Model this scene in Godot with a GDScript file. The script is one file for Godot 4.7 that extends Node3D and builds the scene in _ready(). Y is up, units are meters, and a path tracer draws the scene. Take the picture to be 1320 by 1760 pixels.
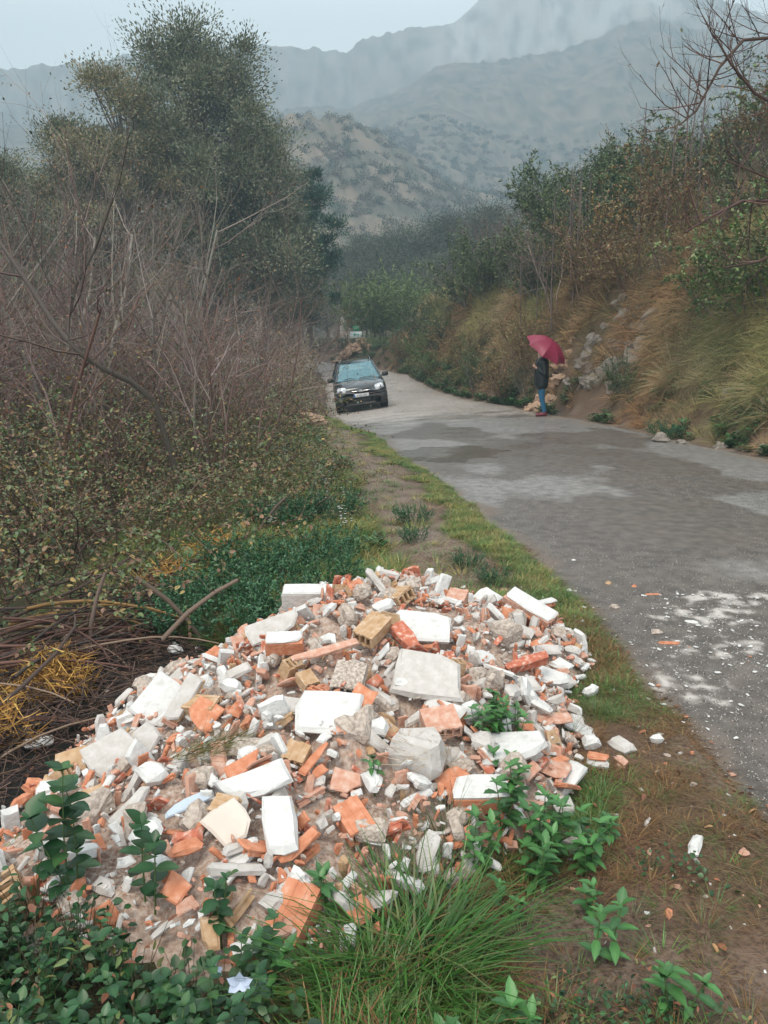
extends Node3D
# A rainy mountain lane with a heap of building rubble on its verge.
# World: x to the right, y up, the lane runs away along -z; "d" below is the distance -z.

var rng := RandomNumberGenerator.new()
var used := {}
var bump_noise := FastNoiseLite.new()
var patch_noise := FastNoiseLite.new()
var M := {}

class Buf:
	var v := PackedVector3Array()
	var n := PackedVector3Array()
	var c := PackedColorArray()
	var i := PackedInt32Array()
	func tri(a: Vector3, b: Vector3, e: Vector3, col: Color) -> void:
		var k := v.size()
		var nn := (e - a).cross(b - a).normalized()
		v.append(a); v.append(b); v.append(e)
		n.append(nn); n.append(nn); n.append(nn)
		c.append(col); c.append(col); c.append(col)
		i.append(k); i.append(k + 1); i.append(k + 2)
	func quad(a: Vector3, b: Vector3, e: Vector3, f: Vector3, col: Color) -> void:
		tri(a, b, e, col)
		tri(a, e, f, col)
	func tube(pts: PackedVector3Array, rad: PackedFloat32Array, sides: int, col: Color) -> void:
		var base := v.size()
		var last := pts.size() - 1
		for k in pts.size():
			var t := (pts[mini(k + 1, last)] - pts[maxi(k - 1, 0)]).normalized()
			var a := t.cross(Vector3(0.31, 0.2, 0.93))
			if a.length_squared() < 0.01:
				a = t.cross(Vector3.RIGHT)
			a = a.normalized()
			var b := t.cross(a)
			for s in sides:
				var g := TAU * s / sides
				var nn := a * cos(g) + b * sin(g)
				v.append(pts[k] + nn * rad[k]); n.append(nn); c.append(col)
		for k in last:
			for s in sides:
				var s2 := (s + 1) % sides
				var p := base + k * sides
				i.append(p + s); i.append(p + s2); i.append(p + sides + s)
				i.append(p + s2); i.append(p + sides + s2); i.append(p + sides + s)
	func cap(pts: PackedVector3Array, col: Color) -> void:
		for k in range(1, pts.size() - 1):
			tri(pts[0], pts[k], pts[k + 1], col)
	func leaf(p: Vector3, dir: Vector3, up: Vector3, l: float, w: float, col: Color) -> void:
		var side := dir.cross(up).normalized()
		var nn := side.cross(dir).normalized()
		var k := v.size()
		var lo := p + dir * l * 0.28 + nn * w * 0.12
		var hi := p + dir * l * 0.66 + nn * w * 0.08
		var nl := (nn - side * 0.3).normalized()
		var nr := (nn + side * 0.3).normalized()
		v.append(p); v.append(lo + side * w * 0.46); v.append(hi + side * w * 0.4); v.append(p + dir * l - nn * l * 0.12); v.append(hi - side * w * 0.4); v.append(lo - side * w * 0.46)
		n.append(nn); n.append(nl); n.append(nl); n.append(nn); n.append(nr); n.append(nr)
		for q in 6:
			c.append(col)
		for q in 4:
			i.append(k); i.append(k + q + 1); i.append(k + q + 2)
	func fleck(p: Vector3, dir: Vector3, up: Vector3, l: float, w: float, col: Color) -> void:   # a small far leaf
		var side := dir.cross(up).normalized() * w * 0.5
		var k := v.size()
		var nn := side.cross(dir).normalized()
		v.append(p); v.append(p + dir * l * 0.5 + side); v.append(p + dir * l); v.append(p + dir * l * 0.5 - side)
		for q in 4:
			n.append(nn); c.append(col)
		i.append(k); i.append(k + 1); i.append(k + 2)
		i.append(k); i.append(k + 2); i.append(k + 3)
	func blade(p: Vector3, dir: Vector3, bend: Vector3, l: float, w: float, col: Color) -> void:
		var side := dir.cross(bend + Vector3(0.01, 0.02, 0.013)).normalized()
		var base := v.size()
		var q := p
		var t := dir
		for k in 4:
			var f := 1.0 - k / 3.0
			var nn := side.cross(t).normalized()
			v.append(q + side * w * 0.5 * (0.15 + 0.85 * f)); v.append(q - side * w * 0.5 * (0.15 + 0.85 * f))
			n.append(nn); n.append(nn); c.append(col); c.append(col)
			t = (t + bend * 0.34).normalized()
			q += t * l / 3.0
		for k in 3:
			var a := base + k * 2
			i.append(a); i.append(a + 1); i.append(a + 2)
			i.append(a + 1); i.append(a + 3); i.append(a + 2)
	func box(at: Vector3, half: Vector3, col: Color, jit := 0.0, r: RandomNumberGenerator = null) -> void:
		var p := []
		for k in 8:
			var q := at + Vector3(half.x * (1 if k & 1 else -1), half.y * (1 if k & 2 else -1), half.z * (1 if k & 4 else -1))
			if jit > 0.0:
				q += Vector3(r.randf_range(-jit, jit), r.randf_range(-jit, jit), r.randf_range(-jit, jit))
			p.append(q)
		quad(p[0], p[2], p[3], p[1], col); quad(p[4], p[5], p[7], p[6], col)
		quad(p[0], p[4], p[6], p[2], col); quad(p[1], p[3], p[7], p[5], col)
		quad(p[2], p[6], p[7], p[3], col); quad(p[0], p[1], p[5], p[4], col)
	func mesh(m: Material) -> ArrayMesh:
		var a := []
		a.resize(Mesh.ARRAY_MAX)
		for k in range(0, i.size(), 3):   # every face runs clockwise as seen from the side its normals point to
			var q := i[k]
			if (v[i[k + 2]] - v[q]).cross(v[i[k + 1]] - v[q]).dot(n[q] + n[i[k + 1]] + n[i[k + 2]]) < 0.0:
				i[k] = i[k + 1]
				i[k + 1] = q
		a[Mesh.ARRAY_VERTEX] = v; a[Mesh.ARRAY_NORMAL] = n; a[Mesh.ARRAY_COLOR] = c; a[Mesh.ARRAY_INDEX] = i
		var o := ArrayMesh.new()
		if v.size() > 0:
			o.add_surface_from_arrays(Mesh.PRIMITIVE_TRIANGLES, a)
			o.surface_set_material(0, m)
		return o

# ------------------------------------------------------------------ naming
func numbered(called: String) -> String:
	if not used.has(called):
		used[called] = 0
		return called
	used[called] += 1
	return "%s_%03d" % [called, used[called]]
func tag(o: Node3D, label: String, category := "", group := "", kind := "") -> Node3D:
	if label: o.set_meta("label", label)
	if category: o.set_meta("category", category)
	if group: o.set_meta("group", group)
	o.set_meta("kind", kind if kind else "thing")
	return o
func thing(called: String, label: String, category: String, at := Vector3.ZERO, group := "") -> Node3D:
	var o := Node3D.new()
	o.name = numbered(called)
	add_child(o)
	o.position = at
	tag(o, label, category, group)
	return o
func part(parent: Node3D, called: String, mesh: Mesh, mat: Material = null, at := Vector3.ZERO) -> MeshInstance3D:
	var o := MeshInstance3D.new()
	o.name = called
	o.mesh = mesh
	if mat: o.material_override = mat
	parent.add_child(o, true)
	o.position = at
	return o
func solo(called: String, mesh: Mesh, label: String, category: String, group := "", kind := "") -> MeshInstance3D:
	var o := MeshInstance3D.new()
	o.name = numbered(called)
	o.mesh = mesh
	add_child(o)
	tag(o, label, category, group, kind)
	return o
func many(called: String, mesh: Mesh, places: Array, tints: PackedColorArray, label: String, category: String, parent: Node3D = null) -> MultiMeshInstance3D:
	var mm := MultiMesh.new()
	mm.transform_format = MultiMesh.TRANSFORM_3D
	mm.use_colors = tints.size() > 0
	mm.mesh = mesh
	mm.instance_count = places.size()
	for k in places.size():
		mm.set_instance_transform(k, places[k])
		if tints.size() > 0:
			mm.set_instance_color(k, tints[k])
	var o := MultiMeshInstance3D.new()
	o.multimesh = mm
	if parent:
		o.name = called
		parent.add_child(o, true)
		tag(o, "", "", "", "stuff")
	else:
		o.name = numbered(called)
		add_child(o)
		tag(o, label, category, "", "stuff")
	return o

# ------------------------------------------------------------------ random helpers
func rf(a: float, b: float) -> float:
	return rng.randf_range(a, b)
func rv() -> Vector3:
	return Vector3(rng.randf_range(-1, 1), rng.randf_range(-1, 1), rng.randf_range(-1, 1))
func pick(a: Array) -> Variant:
	return a[rng.randi() % a.size()]
func vary(c: Color, by := 0.2) -> Color:
	var k := 1.0 + rng.randf_range(-by, by)
	return Color(c.r * k * rng.randf_range(0.94, 1.06), c.g * k, c.b * k * rng.randf_range(0.92, 1.08))
func ramp(stations: Array, d: float, col: int) -> float:
	if d <= stations[0][0]:
		return stations[0][col]
	for k in range(1, stations.size()):
		if d < stations[k][0]:
			var t: float = (d - stations[k - 1][0]) / (stations[k][0] - stations[k - 1][0])
			return lerpf(stations[k - 1][col], stations[k][col], t)
	return stations[-1][col]

# ------------------------------------------------------------------ the lie of the land
# d, left edge x, left edge y, right edge x, right edge y
const LANE := [
	[-12.0, 1.2, 0.06, 8.5, 0.06], [0.0, 1.28, 0.0, 7.4, 0.0], [2.4, 1.29, 0.0, 7.0, 0.0], [4.4, 1.30, 0.0, 6.7, 0.0], [6.2, 1.16, 0.0, 6.45, 0.0],
	[7.9, 0.95, 0.0, 6.25, 0.0], [10.1, 0.66, 0.0, 6.0, 0.0], [11.8, 0.33, 0.0, 5.8, 0.0], [14.7, 0.0, -0.05, 5.3, 0.0], [17.0, -0.3, -0.13, 4.95, 0.0],
	[19.0, -0.65, -0.22, 4.68, 0.0], [21.0, -0.95, -0.32, 4.1, 0.0], [23.3, -1.3, -0.42, 3.75, 0.0], [25.4, -1.65, -0.52, 3.18, 0.0], [28.0, -1.95, -0.6, 2.65, 0.0],
	[30.0, -2.15, -0.55, 2.3, 0.03], [33.0, -2.4, -0.35, 1.8, 0.17], [38.0, -2.75, 0.1, 1.1, 0.5], [43.0, -3.5, 0.5, -0.3, 0.66], [47.0, -5.2, 0.72, -2.0, 0.81],
	[52.0, -9.0, 0.9, -4.2, 0.95], [58.0, -16.0, 1.1, -9.5, 1.15], [66.0, -30.0, 1.2, -22.0, 1.25]]
var lane_l := PackedFloat32Array()
var lane_ly := PackedFloat32Array()
var lane_r := PackedFloat32Array()
var lane_ry := PackedFloat32Array()
func lane_prepare() -> void:
	for k in 801:
		var d := -12.0 + k * 0.1
		var wob := bump_noise.get_noise_2d(d * 14.0, 3.0) * 0.12 + bump_noise.get_noise_2d(d * 50.0, 9.0) * 0.05
		lane_l.append(ramp(LANE, d, 1) + wob); lane_ly.append(ramp(LANE, d, 2))
		lane_r.append(ramp(LANE, d, 3) + wob * 0.8); lane_ry.append(ramp(LANE, d, 4))
func lane(d: float) -> Array:
	var f := clampf((d + 12.0) * 10.0, 0.0, 799.0)
	var k := int(f)
	var t := f - k
	return [lerpf(lane_l[k], lane_l[k + 1], t), lerpf(lane_ly[k], lane_ly[k + 1], t), lerpf(lane_r[k], lane_r[k + 1], t), lerpf(lane_ry[k], lane_ry[k + 1], t)]
func ground(x: float, d: float) -> float:
	var e := lane(d)
	var rough := bump_noise.get_noise_2d(x * 40.0, d * 40.0) * 0.035 + bump_noise.get_noise_2d(x * 9.0, d * 9.0) * 0.1
	if x < e[0]:
		var t: float = e[0] - x
		var fall := -0.16 * maxf(0.0, t - 2.1) - 0.10 * clampf(t - 4.0, 0.0, 12.0)
		if d > 14.0:
			fall *= 1.0 - clampf((d - 14.0) / 12.0, 0.0, 0.35)
		return maxf(e[1] + fall + 0.008 + rough * clampf(t / 0.8, 0.0, 1.0), e[1] - 4.5)
	if x > e[2]:
		var t: float = x - e[2]
		var steep := 1.35 + bump_noise.get_noise_2d(d * 6.0, 77.0) * 0.5
		var top := 3.3 + bump_noise.get_noise_2d(d * 4.0, 31.0) * 0.9
		top *= clampf((d - 2.0) / 7.0, 0.25, 1.0)
		var h := clampf((t - 0.35) * 1.15 * steep, 0.0, top)
		var over := maxf(0.0, t - 0.35 - top / (1.15 * steep))
		h += minf(over * 0.65, 2.6) + minf(over * 0.2, 3.0)
		h *= 1.0 - 0.85 * smoothstep(41.0, 53.0, d)
		return e[3] + 0.008 + h + rough * clampf(t / 0.6, 0.0, 1.0) * 1.6
	return lerpf(e[1], e[3], clampf((x - e[0]) / (e[2] - e[0]), 0.0, 1.0))
func g3(x: float, d: float, up := 0.0) -> Vector3:
	return Vector3(x, ground(x, d) + up, -d)
func ground_normal(x: float, d: float) -> Vector3:
	var e := 0.15
	return Vector3(ground(x - e, d) - ground(x + e, d), 2.0 * e, ground(x, d + e) - ground(x, d - e)).normalized()
const HEAP := [[0.02, 3.55, 0.88, 1.5, 0.31], [-0.46, 2.95, 0.86, 1.2, 0.225], [-0.8, 2.35, 0.62, 0.6, 0.11], [0.64, 4.05, 0.48, 0.7, 0.15], [-0.42, 2.12, 0.55, 0.42, 0.1]]
func heap(x: float, d: float) -> float:
	var s := 0.0
	for b in HEAP:
		var q := pow((x - b[0]) / b[2], 2) + pow((d - b[1]) / b[3], 2)
		if q < 1.0:
			s += pow(b[4] * (1.0 - q), 3)
	return pow(s, 1.0 / 3.0) * (1.0 + 0.4 * bump_noise.get_noise_2d(x * 110.0, d * 110.0)) if s > 0.0 else 0.0
func surf(x: float, d: float) -> float:
	return maxf(ground(x, d), 0.0) + heap(x, d) if heap(x, d) > 0.04 else ground(x, d) + heap(x, d)

# ------------------------------------------------------------------ materials
func noise_tex(freq: float, cols: Array, stops: Array, seed_: int, size := 256, kind := FastNoiseLite.TYPE_SIMPLEX_SMOOTH, octaves := 4) -> NoiseTexture2D:
	var f := FastNoiseLite.new()
	f.noise_type = kind
	f.seed = seed_
	f.frequency = freq
	f.fractal_octaves = octaves
	var g := Gradient.new()
	g.offsets = PackedFloat32Array(stops)
	g.colors = PackedColorArray(cols)
	var t := NoiseTexture2D.new()
	t.width = size; t.height = size
	t.seamless = true
	t.noise = f
	t.color_ramp = g
	return t
func bump_tex(freq: float, seed_: int, strength: float, size := 256) -> NoiseTexture2D:
	var f := FastNoiseLite.new()
	f.seed = seed_
	f.frequency = freq
	f.fractal_octaves = 5
	var t := NoiseTexture2D.new()
	t.width = size; t.height = size
	t.seamless = true
	t.as_normal_map = true
	t.bump_strength = strength
	t.noise = f
	return t
func flat_mat(called: String, c: Color, rough := 0.8, metal := 0.0) -> StandardMaterial3D:
	var m := StandardMaterial3D.new()
	m.resource_name = called
	m.albedo_color = c.linear_to_srgb()
	m.roughness = rough
	m.metallic = metal
	return m
func tex_mat(called: String, t: Texture2D, scale: float, rough := 0.9, normal: Texture2D = null, world := false) -> StandardMaterial3D:
	var m := StandardMaterial3D.new()
	m.resource_name = called
	m.albedo_texture = t
	m.uv1_triplanar = true
	m.uv1_world_triplanar = world
	m.uv1_scale = Vector3.ONE * scale
	m.roughness = rough
	if normal:
		m.normal_enabled = true
		m.normal_texture = normal
	return m
func tint_mat(called: String, rough := 0.7, through := 0.0) -> StandardMaterial3D:
	var m := StandardMaterial3D.new()
	m.resource_name = called
	m.vertex_color_use_as_albedo = true
	m.roughness = rough
	m.cull_mode = BaseMaterial3D.CULL_DISABLED
	if through > 0.0:
		m.backlight_enabled = true
		m.backlight = Color(through, through, through)
	return m
func s(r: float, g: float, b: float) -> Color:   # a linear base colour for a texture
	return Color(r, g, b).linear_to_srgb()
func make_materials() -> void:
	M.leaf = tint_mat("leaf", 0.42, 0.3)
	M.bark = tint_mat("bark", 0.9)
	M.dry = tint_mat("dry_grass", 0.85, 0.3)
	M.stone_tint = tint_mat("stone", 0.9)
	var nb := bump_tex(0.03, 5, 3.0)
	M.orange = tex_mat("terracotta_orange", noise_tex(0.02, [s(0.46, 0.17, 0.09), s(0.55, 0.225, 0.125), s(0.58, 0.265, 0.165), s(0.62, 0.42, 0.33)], [0.0, 0.45, 0.74, 1.0], 1), 5.0, 0.92, nb)
	M.salmon = tex_mat("terracotta_salmon", noise_tex(0.02, [s(0.46, 0.22, 0.15), s(0.54, 0.30, 0.22), s(0.56, 0.36, 0.285), s(0.62, 0.5, 0.43)], [0.0, 0.4, 0.66, 0.95], 2), 5.0, 0.92, nb)
	M.red = tex_mat("terracotta_red", noise_tex(0.02, [s(0.36, 0.10, 0.06), s(0.48, 0.15, 0.09), s(0.52, 0.22, 0.15), s(0.68, 0.5, 0.44)], [0.0, 0.45, 0.66, 0.88], 3), 5.0, 0.92, nb)
	M.ochre = tex_mat("terracotta_ochre", noise_tex(0.02, [s(0.38, 0.23, 0.12), s(0.46, 0.30, 0.175), s(0.49, 0.34, 0.22), s(0.55, 0.46, 0.37)], [0.0, 0.45, 0.7, 1.0], 4), 5.0, 0.92, nb)
	M.white = tex_mat("plaster_white", noise_tex(0.015, [s(0.50, 0.49, 0.475), s(0.61, 0.61, 0.605), s(0.66, 0.66, 0.655)], [0.0, 0.4, 1.0], 6), 4.0, 0.85, nb)
	M.grey = tex_mat("plaster_grey", noise_tex(0.02, [s(0.46, 0.435, 0.41), s(0.50, 0.475, 0.455), s(0.55, 0.53, 0.515)], [0.1, 0.5, 0.9], 7), 4.0, 0.92, nb)
	M.mortar = tex_mat("mortar", noise_tex(0.05, [s(0.28, 0.23, 0.19), s(0.45, 0.38, 0.33), s(0.60, 0.54, 0.49)], [0.15, 0.5, 0.85], 8), 4.0, 0.95, bump_tex(0.06, 11, 6.0))
	M.cream = tex_mat("ceramic_cream", noise_tex(0.01, [s(0.58, 0.50, 0.44), s(0.62, 0.55, 0.49)], [0.2, 0.8], 9), 3.0, 0.35)
	M.bluish = flat_mat("painted_plaster", Color(0.46, 0.54, 0.64), 0.7)
	M.dust = tex_mat("rubble_dust", noise_tex(0.04, [s(0.28, 0.19, 0.15), s(0.42, 0.31, 0.25), s(0.50, 0.40, 0.34), s(0.58, 0.52, 0.48)], [0.2, 0.45, 0.6, 0.85], 12, 512), 2.0, 0.97, bump_tex(0.08, 13, 8.0, 512), true)
	M.rock = tex_mat("limestone", noise_tex(0.03, [s(0.14, 0.115, 0.09), s(0.25, 0.22, 0.19), s(0.38, 0.355, 0.33)], [0.2, 0.5, 0.85], 14), 1.5, 0.92, nb)
	M.tan_rock = tex_mat("tan_limestone", noise_tex(0.03, [s(0.30, 0.19, 0.12), s(0.44, 0.29, 0.2), s(0.52, 0.38, 0.28)], [0.2, 0.5, 0.85], 15), 2.0, 0.92, nb)

# ------------------------------------------------------------------ the scene
func _ready() -> void:
	rng.seed = 4711
	bump_noise.seed = 3; bump_noise.frequency = 0.02; bump_noise.fractal_octaves = 3
	patch_noise.seed = 8; patch_noise.frequency = 0.05; patch_noise.fractal_octaves = 4
	var cam := Camera3D.new()
	cam.name = "camera"
	cam.position = Vector3(0, 1.6, 0)
	cam.rotation_degrees = Vector3(-11.5, 0, 0)
	cam.fov = 66.0
	cam.near = 0.05
	cam.far = 3000.0
	add_child(cam)
	var sky := ProceduralSkyMaterial.new()
	sky.sky_top_color = Color(0.86, 0.868, 0.865)
	sky.sky_horizon_color = Color(0.925, 0.965, 0.98)
	sky.sky_curve = 0.4
	sky.ground_horizon_color = Color(0.5, 0.52, 0.5)
	sky.ground_bottom_color = Color(0.25, 0.24, 0.22)
	var env := Environment.new()
	env.background_mode = Environment.BG_SKY
	env.sky = Sky.new()
	env.sky.sky_material = sky
	env.tonemap_mode = Environment.TONE_MAPPER_LINEAR
	env.tonemap_exposure = 2.5
	env.fog_enabled = true
	env.fog_density = 0.0022
	env.fog_light_color = Color(0.80, 0.925, 1.0)
	env.sdfgi_enabled = true
	env.ssao_enabled = true
	env.ssil_enabled = true
	var we := WorldEnvironment.new()
	we.name = "world_environment"
	we.environment = env
	add_child(we)
	var sun := DirectionalLight3D.new()
	sun.name = "overcast_sun"
	sun.rotation_degrees = Vector3(-62, -35, 0)
	sun.light_energy = 0.35
	sun.light_angular_distance = 25.0
	sun.light_color = Color(1.0, 0.96, 0.9)
	sun.shadow_enabled = true
	add_child(sun)
	lane_prepare()
	make_materials()
	build_ground()
	build_lane()
	build_hills()
	build_all()

# ------------------------------------------------------------------ ground, lane, hills
func lines(spans: Array) -> PackedFloat32Array:
	var out := PackedFloat32Array()
	for sp in spans:
		var x: float = sp[0]
		while x < sp[1] - 0.0001:
			out.append(x)
			x += sp[2]
	out.append(spans[-1][1])
	return out
func soil_colour(x: float, d: float) -> Color:
	var e := lane(d)
	var p := patch_noise.get_noise_2d(x * 12.0, d * 12.0)
	var q := patch_noise.get_noise_2d(x * 60.0, d * 60.0)
	var soil := Color(0.115, 0.082, 0.06).lerp(Color(0.19, 0.145, 0.115), clampf(q + 0.5, 0, 1))
	var litter := Color(0.14, 0.07, 0.04)
	var green := Color(0.055, 0.075, 0.025)
	var c := soil.lerp(litter, clampf(p * 1.6 + 0.35, 0, 0.8))
	var t: float = e[0] - x
	if t > 0.0:
		var track := 1.0 - clampf(absf(t - 0.75) / 0.45, 0.0, 1.0)
		if d > 5.2:
			c = c.lerp(Color(0.27, 0.215, 0.18), clampf(track * 1.6, 0, 1) * clampf(0.75 + q, 0.2, 1.0))
		c = c.lerp(green, clampf((absf(t - 0.75) - 0.5) * 1.5 + p, 0, 0.75))
		# charred ground under the cuttings
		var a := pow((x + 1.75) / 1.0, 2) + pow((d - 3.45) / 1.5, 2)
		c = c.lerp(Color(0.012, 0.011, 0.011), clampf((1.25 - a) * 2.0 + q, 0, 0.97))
	elif x > e[2]:
		var u: float = x - e[2]
		c = c.lerp(Color(0.17, 0.105, 0.06), 0.5)
		c = c.lerp(Color(0.26, 0.21, 0.17), clampf(0.9 - u * 2.2 + q, 0, 1))
		c = c.lerp(Color(0.08, 0.085, 0.035), clampf(u * 0.08 + p * 0.8, 0, 0.7))
	return c
func build_ground() -> void:
	var xs := lines([[-70, -20, 6.0], [-20, -8, 1.0], [-8, -3, 0.35], [-3, 3.0, 0.07], [3.0, 8.0, 0.2], [8.0, 14.0, 0.4], [14, 26, 1.0], [26, 70, 5.0]])
	var ds := lines([[-11.5, 0.5, 1.0], [0.5, 7.0, 0.07], [7.0, 14.0, 0.14], [14.0, 30.0, 0.3], [30.0, 66.0, 0.8], [66.0, 130.0, 5.0]])
	var b := Buf.new()
	for d in ds:
		for x in xs:
			var y := ground(x, d)
			var e := lane(d)
			if x > e[0] and x < e[2]:
				y -= 0.05 * clampf(minf(x - e[0], e[2] - x) / 0.1, 0.2, 1.0)
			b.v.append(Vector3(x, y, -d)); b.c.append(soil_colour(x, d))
			b.n.append(ground_normal(x, d))
	var w := xs.size()
	for r in ds.size() - 1:
		for k in w - 1:
			var a := r * w + k
			b.i.append(a); b.i.append(a + w); b.i.append(a + 1)
			b.i.append(a + 1); b.i.append(a + w); b.i.append(a + w + 1)
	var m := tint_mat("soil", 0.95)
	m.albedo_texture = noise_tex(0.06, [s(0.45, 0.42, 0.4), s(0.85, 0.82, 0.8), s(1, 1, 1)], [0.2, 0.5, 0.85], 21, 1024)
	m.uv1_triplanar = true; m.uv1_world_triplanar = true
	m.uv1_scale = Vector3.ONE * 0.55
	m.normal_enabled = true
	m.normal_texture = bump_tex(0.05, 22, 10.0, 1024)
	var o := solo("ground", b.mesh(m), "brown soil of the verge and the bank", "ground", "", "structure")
	o.set_meta("kind", "structure")

# film: how wet the surface is; the water itself is what shines
func lane_look(x: float, d: float) -> Array:
	var e := lane(d)
	var t: float = clampf((x - e[0]) / (e[2] - e[0]), 0.0, 1.0)
	var p := patch_noise.get_noise_2d(x * 5.0 + 40.0, d * 3.6)
	var q := patch_noise.get_noise_2d(x * 20.0, d * 20.0 + 90.0)
	var f := patch_noise.get_noise_2d(x * 120.0, d * 120.0)
	var worn := clampf((p + 0.02) * 9.0, 0.0, 1.0)
	var c := Color(0.118, 0.102, 0.09).lerp(Color(0.205, 0.195, 0.188), worn)
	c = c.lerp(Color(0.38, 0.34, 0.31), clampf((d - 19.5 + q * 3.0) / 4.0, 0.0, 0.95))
	var wet := clampf(0.5 + q * 0.9 - worn * 0.25, 0.0, 1.0)
	# puddle beside the verge and the film along the middle
	var pud := pow((x - 1.0) / 1.0, 2) + pow((d - 12.6) / 1.15, 2) + q * 1.2
	var shine := clampf((1.0 - pud) * 4.0, 0.0, 1.0)
	shine = maxf(shine, clampf((0.35 - absf(t - 0.62 - p * 0.5)) * 3.0, 0.0, 1.0) * clampf((d - 9.0) / 6.0, 0.0, 0.8) * clampf(0.6 + q, 0, 1))
	var rough := lerpf(lerpf(0.52, 0.36, wet), 0.16, shine * 0.8)
	c = c.lerp(c * 0.85, shine * 0.6)
	c *= 1.0 + f * 0.5 + q * 0.22
	# mud washed along the verge
	c = c.lerp(Color(0.16, 0.12, 0.095), clampf(0.9 - (x - e[0]) * 5.0 + q * 1.2, 0.0, 0.85))
	c = c.lerp(Color(0.24, 0.19, 0.15), clampf(0.6 - (e[2] - x) * 2.0 + q * 1.2, 0.0, 0.7))
	# plaster powder spilled beside the heap
	var w := 0.0
	for k in [[2.3, 4.95, 0.42, 0.18, 0.9], [1.95, 4.6, 0.4, 0.22, 0.7], [2.75, 4.8, 0.28, 0.15, 0.85], [1.85, 4.1, 0.3, 0.2, 0.5], [1.5, 3.6, 0.2, 0.4, 0.35]]:
		w = maxf(w, k[4] * (1.0 - pow((x - k[0]) / k[2], 2) - pow((d - k[1]) / k[3], 2)))
	if w > 0.0:
		var pw := clampf(w * 0.85 + f * 1.6 + q * 0.5 - 0.34, 0.0, 0.8) * 0.85
		c = c.lerp(Color(0.66, 0.63, 0.60), pw)
		rough = lerpf(rough, 0.9, pw)
	return [c, rough]
func build_lane() -> void:
	var b := Buf.new()
	var uv := PackedVector2Array()
	var uv2 := PackedVector2Array()
	var ds := lines([[-11.5, 1.0, 0.5], [1.0, 16.0, 0.1], [16.0, 66.0, 0.3]])
	var across := 26
	for d in ds:
		var e := lane(d)
		for k in across + 1:
			var t := float(k) / across
			var x: float = lerpf(e[0], e[2], t)
			var crown := 0.03 * sin(t * PI) + bump_noise.get_noise_2d(x * 12.0, d * 8.0) * 0.012 * sin(t * PI)
			b.v.append(Vector3(x, ground(x, d) + crown, -d))
			b.n.append(Vector3.UP); b.c.append(Color.WHITE)
			uv.append(Vector2((x + 6.0) / 14.0, sqrt(clampf(d, 0.0, 66.0) / 66.0)))
			uv2.append(Vector2(x, d) * 1.1)
	var w := across + 1
	for r in ds.size() - 1:
		for k in across:
			var a := r * w + k
			b.i.append(a); b.i.append(a + w); b.i.append(a + 1)
			b.i.append(a + 1); b.i.append(a + w); b.i.append(a + w + 1)
	# the sides of the slab
	var wide := 900
	var tall := 1500
	var col := PackedByteArray()
	var rou := PackedByteArray()
	col.resize(wide * tall * 3)
	rou.resize(wide * tall)
	for r in tall:
		var d := pow((r + 0.5) / tall, 2.0) * 66.0
		for k in wide:
			var x := (k + 0.5) / wide * 14.0 - 6.0
			var a := r * wide + k
			var l := lane_look(x, d)
			var c: Color = l[0]
			c = c.linear_to_srgb()
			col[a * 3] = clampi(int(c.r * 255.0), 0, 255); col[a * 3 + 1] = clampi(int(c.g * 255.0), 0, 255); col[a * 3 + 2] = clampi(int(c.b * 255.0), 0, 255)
			rou[a] = clampi(int(l[1] * 255.0), 0, 255)
	var m := StandardMaterial3D.new()
	m.resource_name = "wet_asphalt"
	m.texture_repeat = false
	m.albedo_texture = ImageTexture.create_from_image(Image.create_from_data(wide, tall, false, Image.FORMAT_RGB8, col))
	m.roughness_texture = ImageTexture.create_from_image(Image.create_from_data(wide, tall, false, Image.FORMAT_L8, rou))
	m.roughness = 1.0
	var a := []
	a.resize(Mesh.ARRAY_MAX)
	a[Mesh.ARRAY_VERTEX] = b.v; a[Mesh.ARRAY_INDEX] = b.i; a[Mesh.ARRAY_TEX_UV] = uv; a[Mesh.ARRAY_TEX_UV2] = uv2
	var st := SurfaceTool.new()
	var am := ArrayMesh.new()
	am.add_surface_from_arrays(Mesh.PRIMITIVE_TRIANGLES, a)
	st.create_from(am, 0)
	st.generate_normals()
	var o := solo("road", st.commit(), "wet grey asphalt lane curving away to the left", "road", "", "structure")
	o.material_override = m
	# loose chippings lying in the surface of the near lane
	var g := Buf.new()
	for k in 5:
		g.leaf(Vector3.ZERO, rv().normalized(), Vector3.UP, 1.0, 0.9, Color.WHITE)
	var grit := Buf.new()
	lump(grit, Vector3(1, 0.5, 0.8), 5, 0.25, Color.WHITE)
	var places := []
	var tints := PackedColorArray()
	for k in 26000:
		var d := 1.6 + pow(rng.randf(), 1.5) * 9.0
		var e := lane(d)
		var x: float = lerpf(e[0] + 0.02, minf(e[2], d * 0.62 + 0.6), rng.randf())
		var z := rf(0.0025, 0.0065) * (1.0 + d * 0.05)
		places.append(Transform3D(Basis.from_euler(Vector3(rf(-0.3, 0.3), rf(0, TAU), 0)).scaled(Vector3.ONE * z), Vector3(x, ground(x, d) + 0.03 * sin(PI * (x - e[0]) / (e[2] - e[0])) + z * 0.1, -d)))
		var v := pick([0.05, 0.1, 0.28, 0.4, 0.5]) as float
		tints.append(Color(v, v * 0.97, v * 0.94))
	many("asphalt_chippings", grit.mesh(M.stone_tint), places, tints, "pale and dark stone chippings in the asphalt surface", "chippings")

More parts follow.
